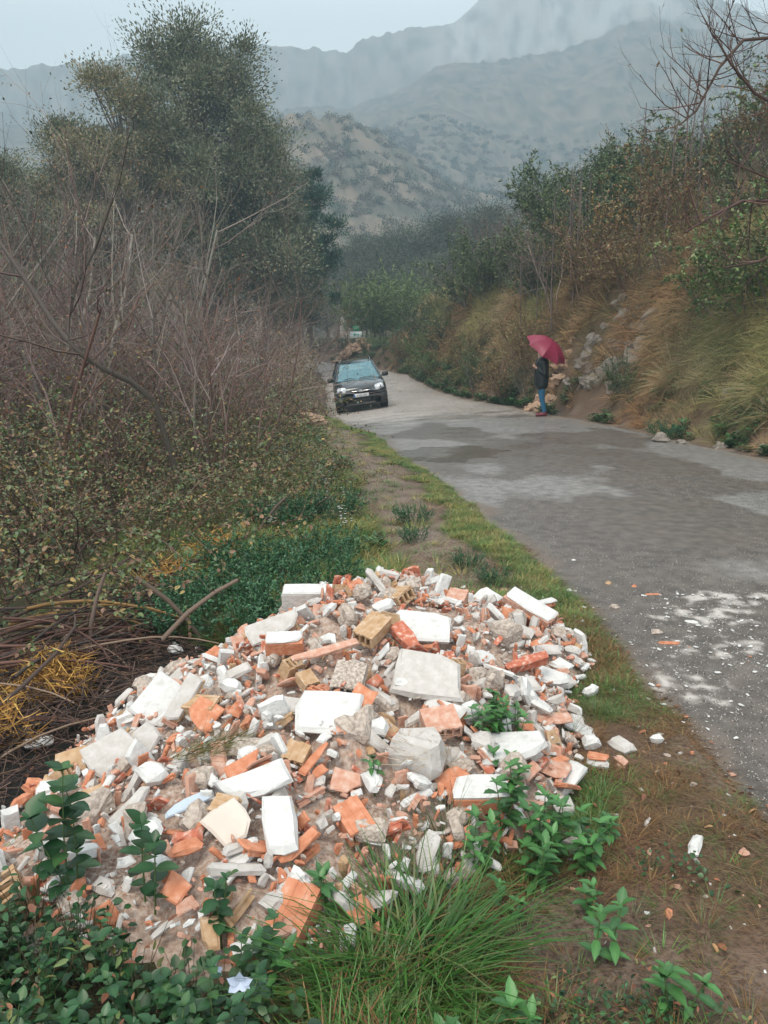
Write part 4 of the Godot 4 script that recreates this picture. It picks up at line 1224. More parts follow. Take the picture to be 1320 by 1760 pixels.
func person(at: Vector3) -> void:
	var o := thing("person", "person in a black padded jacket and blue jeans standing under umbrella", "person", at)
	var skin := tint_mat("skin", 0.6)
	var sk := Color(0.55, 0.33, 0.24)
	var axis := V(0.5, 0.78, 0.39).normalized()
	var grip := V(-0.27, 1.27, 0.06)
	# body: head with nose, brow and ears, neck, trunk, limbs, hands closed round the shaft
	var bones := [[V(-0.07, 1.50, 0.0), V(-0.08, 1.57, 0.0), 0.072, 0.088], [V(-0.125, 1.475, 0), V(-0.1, 1.50, 0), 0.045, 0.05], [V(-0.172, 1.53, 0), V(-0.155, 1.56, 0), 0.014, 0.01], [V(-0.07, 1.535, 0.085), V(-0.06, 1.555, 0.088), 0.016, 0.014], [V(-0.07, 1.535, -0.085), V(-0.06, 1.555, -0.088), 0.016, 0.014],
		[V(-0.05, 1.34, 0), V(-0.07, 1.47, 0), 0.058, 0.052], [V(-0.06, 0.9, 0), V(-0.05, 1.3, 0), 0.12, 0.13], [V(-0.05, 1.34, -0.15), V(-0.05, 1.34, 0.15), 0.055, 0.055],
		[V(-0.05, 1.33, 0.17), V(-0.03, 1.08, 0.22), 0.05, 0.042], [V(-0.03, 1.08, 0.22), V(-0.23, 1.22, 0.1), 0.04, 0.03], [V(-0.05, 1.33, -0.17), V(-0.0, 1.05, -0.2), 0.05, 0.042], [V(-0.0, 1.05, -0.2), V(-0.14, 0.9, -0.19), 0.04, 0.03],
		[V(-0.06, 0.86, 0.09), V(-0.05, 0.47, 0.09), 0.08, 0.056], [V(-0.05, 0.47, 0.09), V(0.02, 0.09, 0.09), 0.055, 0.038], [V(-0.06, 0.86, -0.09), V(-0.02, 0.47, -0.09), 0.08, 0.056], [V(-0.02, 0.47, -0.09), V(0.06, 0.09, -0.08), 0.055, 0.038]]
	var body := blob(bones, 0.016, 0.03, sk)
	for hand in 2:
		var w := V(-0.23, 1.22, 0.1) if hand == 0 else V(-0.14, 0.9, -0.19)
		var g := grip if hand == 0 else V(-0.17, 0.83, -0.18)
		var along := axis if hand == 0 else V(0.1, 0.25, 0.95).normalized()
		var fwd := (g - w).normalized()
		var lat := along.cross(fwd).normalized()
		var hb := [[w, w.lerp(g, 0.55) + lat * 0.012, 0.024, 0.027]]
		for k in 4:
			var q := g + along * (0.03 - 0.02 * k)
			var reach := [0.024, 0.027, 0.025, 0.021][k] as float
			hb.append([w.lerp(q, 0.6) + lat * 0.012, q + lat * 0.02 + fwd * reach * 0.3, 0.009, 0.0085])
			hb.append([q + lat * 0.02 + fwd * reach * 0.3, q + fwd * reach, 0.0085, 0.008])
			hb.append([q + fwd * reach, q - lat * 0.018 + fwd * reach * 0.2, 0.008, 0.007])
		hb.append([w.lerp(g, 0.3) - lat * 0.012 + along * 0.015, g - lat * 0.022 + along * 0.03 - fwd * 0.006, 0.011, 0.009])
		hb.append([g - lat * 0.022 + along * 0.03 - fwd * 0.006, g - lat * 0.018 + along * 0.04 + fwd * 0.014, 0.009, 0.008])
		var h := blob(hb, 0.004, 0.006, sk)
		var k0 := body.v.size()
		body.v.append_array(h.v); body.n.append_array(h.n); body.c.append_array(h.c)
		for q in h.i:
			body.i.append(q + k0)
	part(o, "body", body.mesh(skin))
	var hair := blob([[V(-0.05, 1.6, 0), V(-0.03, 1.55, 0), 0.093, 0.09], [V(-0.02, 1.52, 0), V(0.01, 1.40, 0), 0.08, 0.05]], 0.012, 0.03, Color(0.03, 0.02, 0.015))
	part(o, "hair", hair.mesh(M.bark))
	# padded jacket: rings of quilting down the trunk and the sleeves
	var jb := []
	for k in 8:
		var t := k / 7.0
		var y := lerpf(0.8, 1.33, t)
		var r := lerpf(0.16, 0.135, absf(t - 0.35))
		for z in [-0.075, 0.075]:
			jb.append([V(-0.07, y, z), V(-0.05, y + 0.01, z), r, r * 0.98])
	for e in [-1.0, 1.0]:
		var elbow := V(-0.03, 1.07, 0.23) if e > 0 else V(-0.0, 1.05, -0.22)
		var wrist := V(-0.2, 1.19, 0.12) if e > 0 else V(-0.13, 0.91, -0.19)
		var sh := V(-0.05, 1.33, 0.19 * e)
		for k in 5:
			jb.append([sh.lerp(elbow, k / 5.0), sh.lerp(elbow, (k + 0.3) / 5.0), 0.078 - 0.003 * k, 0.078 - 0.003 * k])
			jb.append([elbow.lerp(wrist, k / 5.0), elbow.lerp(wrist, (k + 0.3) / 5.0), 0.066 - 0.004 * k, 0.066 - 0.004 * k])
	jb.append([V(-0.06, 1.36, -0.03), V(-0.06, 1.42, 0.03), 0.08, 0.085])
	var cloth := tint_mat("jacket", 0.45)
	part(o, "jacket", blob(jb, 0.016, 0.02, Color(0.007, 0.009, 0.011)).mesh(cloth))
	var lb := [[V(-0.06, 0.86, -0.06), V(-0.06, 0.86, 0.06), 0.115, 0.115], [V(-0.06, 0.84, 0.09), V(-0.05, 0.47, 0.09), 0.095, 0.068], [V(-0.05, 0.47, 0.09), V(0.02, 0.13, 0.09), 0.066, 0.055], [V(-0.06, 0.84, -0.09), V(-0.02, 0.47, -0.09), 0.095, 0.068], [V(-0.02, 0.47, -0.09), V(0.06, 0.13, -0.08), 0.066, 0.055]]
	part(o, "jeans", blob(lb, 0.016, 0.02, Color(0.02, 0.11, 0.21)).mesh(tint_mat("denim", 0.85)))
	for e in [-1.0, 1.0]:
		var x := 0.02 if e > 0 else 0.06
		var shb := [[V(x + 0.035, 0.05, 0.09 * e), V(x - 0.05, 0.05, 0.09 * e), 0.05, 0.046], [V(x - 0.05, 0.045, 0.09 * e), V(x - 0.18, 0.036, 0.1 * e), 0.045, 0.036], [V(x + 0.01, 0.09, 0.09 * e), V(x, 0.12, 0.09 * e), 0.048, 0.046]]
		var shoe := part(o, "shoe", blob(shb, 0.012, 0.02, Color(0.13, 0.012, 0.025)).mesh(tint_mat("shoe", 0.4)))
		var lace := Buf.new()
		for k in 3:
			lace.tube(PackedVector3Array([V(x - 0.05 - k * 0.025, 0.088 - k * 0.006, 0.09 * e - 0.02), V(x - 0.055 - k * 0.025, 0.096 - k * 0.006, 0.09 * e), V(x - 0.05 - k * 0.025, 0.088 - k * 0.006, 0.09 * e + 0.02)]), PackedFloat32Array([0.004, 0.004, 0.004]), 4, Color(0.5, 0.3, 0.32))
		part(shoe, "lace", lace.mesh(M.bark))
	# umbrella
	var u := thing("umbrella", "crimson umbrella with eight panels tilted over a standing person", "umbrella", at + grip)
	var side := axis.cross(V(0.1, 0.3, -1)).normalized()
	u.basis = Basis(side, axis, side.cross(axis))
	var um := tint_mat("umbrella_cloth", 0.45, 0.5)
	var top := 0.77
	var ribs := []
	for k in 9:
		var g := TAU * k / 8.0 + 0.2
		var pts := PackedVector3Array()
		for j in 7:
			var t := j / 6.0
			pts.append(V(cos(g) * 0.585 * sin(t * 1.25) / sin(1.25), top - 0.30 * (1.0 - cos(t * 1.25)) / (1.0 - cos(1.25)), sin(g) * 0.585 * sin(t * 1.25) / sin(1.25)))
		ribs.append(pts)
	for k in 8:
		var b := Buf.new()
		var na := 6
		for j in 7:
			for a in na + 1:
				var f := float(a) / na
				var p: Vector3 = ribs[k][j].lerp(ribs[k + 1][j], f)
				var sag := sin(f * PI) * 0.035 * (j / 6.0)
				p += Vector3(-p.x, 0, -p.z).normalized() * sag * (0.9 if j < 6 else 1.3) + Vector3(0, sag * 0.3, 0)
				b.v.append(p); b.n.append((Vector3(p.x, 0.25, p.z)).normalized()); b.c.append(Color(0.25, 0.016, 0.052))
		for j in 6:
			for a in na:
				var q := j * (na + 1) + a
				b.i.append_array(PackedInt32Array([q, q + 1, q + na + 1, q + 1, q + na + 2, q + na + 1]))
		var st := SurfaceTool.new()
		st.create_from(b.mesh(null), 0)
		st.generate_normals()
		part(u, "panel", st.commit(), um)
		var rb := Buf.new()
		var inner := PackedVector3Array()
		for p in ribs[k]:
			inner.append(p - V(0, 0.006, 0))
		rb.tube(inner, PackedFloat32Array([0.003, 0.003, 0.003, 0.003, 0.003, 0.003, 0.003]), 4, Color(0.25, 0.25, 0.26))
		part(u, "rib", rb.mesh(M.bark))
	var sh := Buf.new()
	sh.tube(PackedVector3Array([V(0, -0.05, 0), V(0, top, 0)]), PackedFloat32Array([0.006, 0.006]), 8, Color(0.25, 0.25, 0.26))
	part(u, "shaft", sh.mesh(M.bark))
	var fe := Buf.new()
	fe.tube(PackedVector3Array([V(0, top - 0.01, 0), V(0, top + 0.03, 0), V(0, top + 0.07, 0)]), PackedFloat32Array([0.014, 0.008, 0.004]), 8, Color(0.03, 0.02, 0.02))
	part(u, "ferrule", fe.mesh(M.bark))
	var hd := Buf.new()
	hd.tube(PackedVector3Array([V(0, 0.06, 0), V(0, -0.09, 0), V(0.015, -0.125, 0), V(0.045, -0.13, 0), V(0.06, -0.1, 0)]), PackedFloat32Array([0.011, 0.012, 0.012, 0.012, 0.011]), 8, Color(0.04, 0.02, 0.015))
	part(u, "handle", hd.mesh(M.bark))

# ------------------------------------------------------------------ the car
func loft(sections: Array, closed_ends := true) -> ArrayMesh:
	var st := SurfaceTool.new()
	st.begin(Mesh.PRIMITIVE_TRIANGLES)
	st.set_smooth_group(0)
	var n: int = sections[0].size()
	for k in sections.size() - 1:
		for j in n - 1:
			var a: Vector3 = sections[k][j]
			var b: Vector3 = sections[k][j + 1]
			var c: Vector3 = sections[k + 1][j + 1]
			var d: Vector3 = sections[k + 1][j]
			for v in [a, b, c, a, c, d]:
				st.add_vertex(v)
	if closed_ends:
		for e in [sections[0], sections[-1]]:
			for j in range(1, n - 1):
				for v in [e[0], e[j], e[j + 1]]:
					st.add_vertex(v)
	st.index()
	st.generate_normals()
	return st.commit()
func ring(z: float, hw: float, yb: float, ys: float, yt: float) -> Array:
	var half := [V(0, yb, z), V(hw * 0.9, yb, z), V(hw, yb + 0.14, z), V(hw * 1.0, lerpf(yb, ys, 0.62), z), V(hw * 0.985, ys - 0.05, z), V(hw * 0.94, ys, z), V(hw * 0.68, lerpf(ys, yt, 0.75), z), V(0, yt, z)]
	var out := half.duplicate()
	for k in range(half.size() - 2, -1, -1):
		out.append(V(-half[k].x, half[k].y, half[k].z))
	return out
func bar(pts: Array, r: float, sides := 8) -> Buf:
	var b := Buf.new()
	var p := PackedVector3Array(pts)
	var q := PackedFloat32Array()
	for k in p.size():
		q.append(r)
	b.tube(p, q, sides, Color.WHITE)
	b.cap(PackedVector3Array([p[0] + V(r, 0, 0), p[0] + V(0, r, 0), p[0] - V(r, 0, 0), p[0] - V(0, r, 0)]), Color.WHITE)
	return b
func soft_box(size: Vector3, r: float) -> ArrayMesh:
	var h := size * 0.5 - Vector3.ONE * r
	var secs := []
	for k in 9:
		var f := clampf(k - 2, 0, 4) / 4.0
		var cap_ := 0.0 if k > 1 and k < 7 else (1.0 if k in [0, 8] else 0.45)
		var z := lerpf(-h.z, h.z, f) + (-r * cap_ if k < 2 else (r * cap_ if k > 6 else 0.0))
		var rr := r * (1.0 - cap_)
		var s2 := []
		for q in 17:
			var g := TAU * q / 16.0
			s2.append(V(signf(cos(g) + 1e-6) * h.x + cos(g) * rr, signf(sin(g) + 1e-6) * h.y + sin(g) * rr, z))
		secs.append(s2)
	return loft(secs)
func car(x: float, d: float) -> void:
	var yl := (ground(x - 0.78, d - 1.32) + ground(x - 0.78, d + 1.32)) * 0.5
	var yr := (ground(x + 0.78, d - 1.32) + ground(x + 0.78, d + 1.32)) * 0.5
	var yf := (ground(x - 0.78, d - 1.32) + ground(x + 0.78, d - 1.32)) * 0.5
	var yb := (ground(x - 0.78, d + 1.32) + ground(x + 0.78, d + 1.32)) * 0.5
	var o := thing("parked_car", "dark blue-black four-wheel-drive car facing the viewer on the lane", "car", Vector3(x, (yl + yr) * 0.5 + 0.015, -d))
	var right := V(1.56, yr - yl, 0).normalized()
	var fwd := V(0, yf - yb, 2.64).normalized()
	o.basis = (Basis(right, fwd.cross(right).normalized(), fwd).orthonormalized()) * Basis(Vector3.UP, deg_to_rad(4.0))
	var paint := flat_mat("car_paint", Color(0.02, 0.03, 0.04), 0.22)
	paint.clearcoat_enabled = true
	paint.clearcoat = 1.0
	paint.clearcoat_roughness = 0.06
	var trim := flat_mat("car_trim", Color(0.022, 0.022, 0.022), 0.6)
	var rubber := flat_mat("rubber", Color(0.012, 0.012, 0.012), 0.85)
	var chrome := flat_mat("chrome", Color(0.75, 0.75, 0.78), 0.15, 1.0)
	var glass := StandardMaterial3D.new()
	glass.resource_name = "car_glass"
	glass.albedo_color = Color(0.52, 0.74, 0.8, 0.42)
	glass.transparency = BaseMaterial3D.TRANSPARENCY_ALPHA
	glass.roughness = 0.03
	var lens := flat_mat("lamp_lens", Color(0.70, 0.74, 0.78), 0.12)
	var S := [ring(2.12, 0.66, 0.36, 0.66, 0.72), ring(2.06, 0.79, 0.30, 0.78, 0.84), ring(1.93, 0.855, 0.27, 0.88, 0.93), ring(1.6, 0.895, 0.26, 0.96, 1.0), ring(1.1, 0.9, 0.26, 1.02, 1.07), ring(0.0, 0.9, 0.26, 1.05, 1.08), ring(-1.5, 0.9, 0.28, 1.07, 1.1), ring(-2.02, 0.85, 0.32, 1.06, 1.08), ring(-2.14, 0.74, 0.42, 1.0, 1.02)]
	part(o, "body", loft(S), paint)
	# bumper and wheel-arch cladding
	var bump := part(o, "bumper", loft([ring(2.17, 0.68, 0.28, 0.50, 0.52), ring(2.13, 0.81, 0.23, 0.57, 0.585), ring(2.0, 0.875, 0.22, 0.60, 0.61), ring(1.72, 0.908, 0.24, 0.60, 0.61)]), trim)
	part(bump, "air_intake", soft_box(V(0.66, 0.13, 0.05), 0.02), rubber, V(0, 0.43, 2.155))
	for e in [-1.0, 1.0]:
		part(bump, "fog_lamp", soft_box(V(0.12, 0.1, 0.06), 0.03), lens, V(0.56 * e, 0.53, 2.1))
	for e in [-1.0, 1.0]:
		for z in [1.32, -1.32]:
			var arch := Buf.new()
			for k in 10:
				var g0 := PI * k / 10.0
				var g1 := PI * (k + 1) / 10.0
				var p := [V(0.905 * e, 0.36 + sin(g0) * 0.40, z + cos(g0) * 0.41), V(0.905 * e, 0.36 + sin(g1) * 0.40, z + cos(g1) * 0.41), V(0.915 * e, 0.36 + sin(g1) * 0.50, z + cos(g1) * 0.52), V(0.915 * e, 0.36 + sin(g0) * 0.50, z + cos(g0) * 0.52)]
				arch.quad(p[0], p[1], p[2], p[3], Color.WHITE)
				arch.quad(p[3], p[2], p[2] - V(0.03 * e, 0, 0), p[3] - V(0.03 * e, 0, 0), Color.WHITE)
			part(o, "wheel_arch", arch.mesh(trim))
			var tyre := Buf.new()
			var prof := [[0.3, 0.2], [0.345, 0.19], [0.355, 0.12], [0.355, -0.02], [0.345, -0.06], [0.22, -0.07]]
			var n := 28
			for k in n:
				for j in prof.size() - 1:
					var g0 := TAU * k / n
					var g1 := TAU * (k + 1) / n
					var q := func(g: float, pr: Array) -> Vector3: return V((0.72 + pr[1] - 0.0) * e, cos(g) * pr[0], sin(g) * pr[0])
					tyre.quad(q.call(g0, prof[j]), q.call(g1, prof[j]), q.call(g1, prof[j + 1]), q.call(g0, prof[j + 1]), Color.WHITE)
			var wheel := Node3D.new()
			wheel.name = "wheel"
			o.add_child(wheel, true)
			wheel.position = V(0, 0.355, z)
			part(wheel, "tyre", tyre.mesh(rubber))
			var rim := Buf.new()
			for k in 5:
				var g := TAU * k / 5.0
				rim.box(V(0.885 * e, cos(g) * 0.14, sin(g) * 0.14), V(0.012, 0.05 + 0.09 * absf(cos(g)), 0.05 + 0.09 * absf(sin(g))), Color.WHITE)
			part(wheel, "rim", rim.mesh(chrome))
	# roof and pillars
	var roof := [[], [], [], [], []]
	for k in 5:
		var z: float = [0.36, 0.2, -0.6, -1.5, -1.85][k]
		var top: float = [1.60, 1.645, 1.68, 1.66, 1.6][k]
		var hw: float = [0.58, 0.61, 0.63, 0.62, 0.58][k]
		for j in 9:
			var f := j / 4.0 - 1.0
			roof[k].append(V(hw * f, top - 0.05 * pow(absf(f), 3.0), z))
		for j in 9:
			var f := 1.0 - j / 4.0
			roof[k].append(V(hw * f * 1.01, top - 0.09, z))
	part(o, "roof", loft(roof), paint)
	for e in [-1.0, 1.0]:
		part(o, "pillar", bar([V(0.80 * e, 1.04, 1.12), V(0.70 * e, 1.33, 0.72), V(0.60 * e, 1.585, 0.33)], 0.042).mesh(paint))
		part(o, "pillar", bar([V(0.83 * e, 1.04, -0.2), V(0.63 * e, 1.6, -0.25)], 0.045).mesh(paint))
		part(o, "pillar", bar([V(0.82 * e, 1.06, -1.95), V(0.60 * e, 1.58, -1.7)], 0.09).mesh(paint))
		part(o, "roof_rail", bar([V(0.55 * e, 1.66, 0.1), V(0.55 * e, 1.72, -0.1), V(0.55 * e, 1.73, -1.3), V(0.55 * e, 1.66, -1.5)], 0.018).mesh(chrome))
		var sw := Buf.new()
		sw.quad(V(0.835 * e, 1.05, 1.0), V(0.625 * e, 1.58, 0.3), V(0.64 * e, 1.59, -1.65), V(0.84 * e, 1.06, -1.9), Color.WHITE)
		part(o, "side_window", sw.mesh(glass))
		var lampm := part(o, "headlight", soft_box(V(0.36, 0.25, 0.2), 0.09), lens, V(0.66 * e, 0.79, 2.0))
		lampm.rotation = V(-0.35, 0.42 * e, 0.12 * e)
		part(lampm, "reflector", soft_box(V(0.12, 0.12, 0.05), 0.024), chrome, V(-0.03 * e, 0.0, 0.085))
		var mir := part(o, "wing_mirror", soft_box(V(0.22, 0.16, 0.12), 0.05), trim, V(0.985 * e, 1.12, 0.88))
		part(mir, "stalk", bar([V(-0.1 * e, -0.04, 0), V(-0.19 * e, -0.06, 0)], 0.03).mesh(trim))
	var ws := Buf.new()
	for k in 8:
		var a := k / 8.0 * 2.0 - 1.0
		var c := (k + 1) / 8.0 * 2.0 - 1.0
		ws.quad(V(0.77 * a, 1.06, 1.2 - 0.1 * a * a), V(0.77 * c, 1.06, 1.2 - 0.1 * c * c), V(0.575 * c, 1.59, 0.40 - 0.06 * c * c), V(0.575 * a, 1.59, 0.40 - 0.06 * a * a), Color.WHITE)
	part(o, "windscreen", ws.mesh(glass))
	var rw := Buf.new()
	rw.quad(V(-0.7, 1.1, -2.0), V(0.7, 1.1, -2.0), V(0.55, 1.56, -1.82), V(-0.55, 1.56, -1.82), Color.WHITE)
	part(o, "rear_window", rw.mesh(glass))
	for w in [[-0.52, -0.12, 0.02], [0.03, 0.58, 0.0]]:
		part(o, "wiper", bar([V(w[0], 1.10, 1.18), V((w[0] + w[1]) * 0.5, 1.125, 1.17), V(w[1], 1.10, 1.19)], 0.011, 5).mesh(rubber))
	# cabin
	part(o, "dashboard", soft_box(V(1.35, 0.12, 0.4), 0.05), rubber, V(0, 1.04, 0.75))
	for e in [-1.0, 1.0]:
		var seat := part(o, "seat", soft_box(V(0.46, 0.6, 0.16), 0.06), trim, V(0.36 * e, 1.02, -0.35))
		part(seat, "headrest", soft_box(V(0.26, 0.17, 0.1), 0.04), trim, V(0, 0.42, 0))
	part(o, "rear_seat", soft_box(V(1.25, 0.5, 0.16), 0.06), trim, V(0, 1.02, -1.25))
	# grille, bonnet line, emblem and plate
	var gr := part(o, "grille", soft_box(V(0.74, 0.12, 0.06), 0.025), rubber, V(0, 0.735, 2.075))
	for e in [-1.0, 1.0]:
		part(gr, "chrome_bar", soft_box(V(0.27, 0.026, 0.03), 0.012), chrome, V(0.205 * e, 0.005, 0.04))
	var em := Buf.new()
	var oval := []
	for k in 25:
		oval.append(V(cos(TAU * k / 24.0) * 0.07, sin(TAU * k / 24.0) * 0.04, 0))
	em.v.append_array(bar(oval, 0.007, 6).v)
	var ob := bar(oval, 0.007, 6)
	var emblem := part(gr, "emblem", ob.mesh(chrome), null, V(0, 0.005, 0.052))
	for st2 in [[V(-0.035, -0.03, 0), V(-0.02, 0.032, 0)], [V(0.02, -0.032, 0), V(0.035, 0.03, 0)], [V(-0.03, -0.01, 0), V(0.03, 0.012, 0)]]:
		part(emblem, "stroke", bar(st2, 0.009, 6).mesh(chrome))
	var pl := part(o, "number_plate", soft_box(V(0.52, 0.115, 0.02), 0.009), flat_mat("plate_white", Color(0.7, 0.72, 0.74), 0.4), V(0, 0.595, 2.185))
	part(pl, "blue_band", soft_box(V(0.045, 0.105, 0.01), 0.004), flat_mat("plate_blue", Color(0.03, 0.12, 0.42), 0.4), V(-0.233, 0, 0.008))
	var tm := TextMesh.new()
	tm.text = "3788 FBY"
	var sf := SystemFont.new()
	sf.font_names = PackedStringArray(["Droid Sans"])
	tm.font = sf
	tm.font_size = 24
	tm.pixel_size = 0.0036
	tm.depth = 0.004
	part(pl, "plate_number", tm, flat_mat("plate_ink", Color(0.03, 0.03, 0.04), 0.6), V(0.02, 0, 0.0125))

# ------------------------------------------------------------------ stones, posts, walls
func stones() -> void:
	rng.seed = 77
	var kit := []
	var tan_kit := []
	for k in 6:
		var b := Buf.new()
		boulder(b, Vector3(1, rf(0.6, 0.85), rf(0.7, 1.0)), k, Color.WHITE)
		kit.append(b.mesh(M.rock))
		tan_kit.append(b.mesh(M.tan_rock))
	# tumbled stones behind the person
	var spots := [[4.45, 21.5, 0.24, 0.12], [4.2, 21.6, 0.2, 0.08], [4.75, 21.7, 0.22, 0.2], [4.3, 21.9, 0.2, 0.28], [4.6, 22.0, 0.22, 0.42], [4.95, 21.9, 0.17, 0.45], [4.05, 22.0, 0.16, 0.06], [4.85, 22.3, 0.2, 0.68], [5.1, 22.2, 0.16, 0.72], [3.95, 21.7, 0.13, 0.03], [5.25, 22.5, 0.14, 0.9], [4.55, 21.3, 0.12, 0.03]]
	var words := ["largest tan stone at the front of the tumbled pile", "pale tan stone left of the largest in the pile", "tan stone right of the person's knees in the pile", "tan stone in the second row of the tumbled pile", "tan stone behind the person's thigh in the pile", "small tan stone on the right flank of the pile", "flat tan stone on the left flank of the pile", "tan stone near the top of the tumbled pile", "small tan stone near the top right of pile", "leftmost small tan stone by the road edge", "topmost small tan stone of the tumbled pile", "little tan stone at the person's heels"]
	for k in spots.size():
		var p: Array = spots[k]
		var o := solo("tumbled_stone", tan_kit[k % 6], words[k], "stone", "stones tumbled from the bank")
		o.position = g3(p[0], p[1], 0)
		o.position.y = maxf(o.position.y + p[2] * 0.35, p[3] + 0.02)
		o.rotation = Vector3(rf(-0.5, 0.5), rf(0, TAU), rf(-0.4, 0.4))
		o.scale = Vector3.ONE * p[2]
	# dry stone outcrop in the bank
	var w := thing("stone_wall", "broken dry stone wall showing through the bank above the umbrella", "wall", g3(4.9, 20.0))
	for k in 74:
		var d := rf(18.6, 21.2)
		var x := rf(4.5, 6.6) - (d - 20.0) * 0.35
		var gy := ground(x, d)
		if gy < 0.7: continue
		var o := part(w, "stone", kit[k % 6], null, Vector3(x, gy + rf(-0.02, 0.08), -d) - w.position)
		o.rotation = Vector3(rf(-0.6, 0.6), rf(0, TAU), rf(-0.6, 0.6))
		o.scale = Vector3.ONE * (rf(0.1, 0.24) if k > 5 else rf(0.28, 0.4))
	# single stones on the bank foot
	for p in [[4.75, 14.2, 0.14, "pale stone beside the green weed at the road edge"], [5.4, 13.2, 0.1, "small tan stone low on the bank at the right"], [5.75, 12.4, 0.12, "pale stone at the foot of the right bank"], [6.1, 13.2, 0.12, "long pale stone set in the bank at right"], [6.4, 12.2, 0.09, "little white stone at the road's right edge"], [5.0, 13.9, 0.08, "small stone on the gravelly foot of the bank"], [6.0, 14.4, 0.14, "grey stone half hidden in dry grass"]]:
		var o := solo("bank_stone", kit[rng.randi() % 6], p[3], "stone", "stones along the foot of the bank")
		o.position = g3(p[0] + 0.25, p[1], p[2] * 0.3)
		o.rotation.y = rf(0, TAU)
		o.scale = Vector3.ONE * p[2]
	# stones on the left verge near the car
	for p in [[-2.15, 18.0, 0.42, "orange-tan boulder in the left verge before the car"], [-1.75, 20.5, 0.3, "flat tan stone on the left verge by the lane"], [-2.3, 22.5, 0.35, "tan boulder at the thicket's edge near the car"], [-2.6, 25.0, 0.3, "grey-tan stone left of the car"], [-2.9, 27.0, 0.34, "pale stone behind the verge beside the car"]]:
		var o := solo("verge_stone", tan_kit[rng.randi() % 6], p[3], "stone", "stones in the left verge")
		o.position = g3(p[0], p[1], p[2] * 0.3)
		o.rotation = Vector3(rf(-0.3, 0.3), rf(0, TAU), 0)
		o.scale = Vector3(p[2], p[2] * 0.7, p[2])
	# heap of tan stones at the bend
	var hb := 0
	for k in 80:
		var x := rng.randfn(-1.75, 0.62)
		var d := rng.randfn(49.5, 0.5)
		var q := 1.0 - absf(x + 1.75) / 1.3
		if q < 0.1: continue
		var o := solo("quarry_stone", tan_kit[k % 6], ["tan stone in the conical heap at the bend", "orange-tan stone heaped by the sign at the bend"][k % 2], "stone", "heap of stones at the bend")
		o.position = g3(x, d + 0.3 * q, rf(0.05, 1.0) * q * 0.95)
		o.rotation = rv()
		o.scale = Vector3.ONE * rf(0.14, 0.25)
		hb += 1
	# green and white sign on a post
	var sg := thing("road_sign", "small green and white sign on a post at the bend", "sign", g3(-1.8, 52.0))
	part(sg, "post", bar([V(0, 0, 0), V(0, 1.55, 0)], 0.04).mesh(flat_mat("post_grey", Color(0.2, 0.2, 0.2), 0.6)))
	part(sg, "white_plate", soft_box(V(0.75, 0.42, 0.04), 0.015), flat_mat("sign_white", Color(0.7, 0.75, 0.75), 0.5), V(0, 1.25, 0.06))
	part(sg, "green_plate", soft_box(V(0.4, 0.3, 0.04), 0.015), flat_mat("sign_green", Color(0.03, 0.3, 0.15), 0.5), V(0, 1.65, 0.06))
	var arrow := Buf.new()
	arrow.tri(V(-0.2, 0, 0), V(-0.05, 0.12, 0), V(-0.05, -0.12, 0), Color.WHITE)
	arrow.box(V(0.08, 0, 0), V(0.14, 0.04, 0.004), Color.WHITE)
	part(sg, "arrow", arrow.mesh(flat_mat("sign_green", Color(0.03, 0.3, 0.15), 0.5)), null, V(0, 1.25, 0.085))
	# low pale wall beyond the bend
	var lw := thing("garden_wall", "low pale masonry wall beyond the bend of the lane", "wall", Vector3(-3.5, 1.0, -57.0))
	for r in 3:
		for k in 9:
			var bl := part(lw, "stone", kit[(r * 3 + k) % 6], M.rock, V(-2.0 + k * 0.5 + r * 0.17, 0.18 + r * 0.34, rf(-0.05, 0.05)))
			bl.scale = V(0.3, 0.22, 0.25)
			bl.rotation.y = rf(0, TAU)
	# pole and roof of a house behind the bamboo
	var pole := solo("utility_pole", bar([V(0, 0, 0), V(0, 6.0, 0)], 0.12).mesh(flat_mat("pole_wood", Color(0.16, 0.13, 0.11), 0.8)), "thin utility pole far off before the dark trees", "pole")
	pole.position = Vector3(-3.95, 0.9, -70)
	var house := thing("house", "small pale house with a tiled roof half hidden behind bamboo", "house", Vector3(-3.35, 2.4, -76))
	part(house, "wall", soft_box(V(1.5, 3.2, 1.6), 0.03), flat_mat("house_wall", Color(0.40, 0.36, 0.31), 0.9), V(0, 1.0, 0))
	var rf2 := Buf.new()
	rf2.quad(V(-0.9, 2.5, 1.0), V(0.9, 2.5, 1.0), V(0.9, 3.0, 0), V(-0.9, 3.0, 0), Color(0.24, 0.17, 0.13))
	rf2.quad(V(-0.9, 3.0, 0), V(0.9, 3.0, 0), V(0.9, 2.5, -1.0), V(-0.9, 2.5, -1.0), Color(0.24, 0.17, 0.13))
	part(house, "roof", rf2.mesh(M.bark))
	part(house, "window", soft_box(V(0.4, 0.6, 0.06), 0.02), flat_mat("house_pane", Color(0.05, 0.06, 0.07), 0.1), V(0.2, 1.7, 0.8))

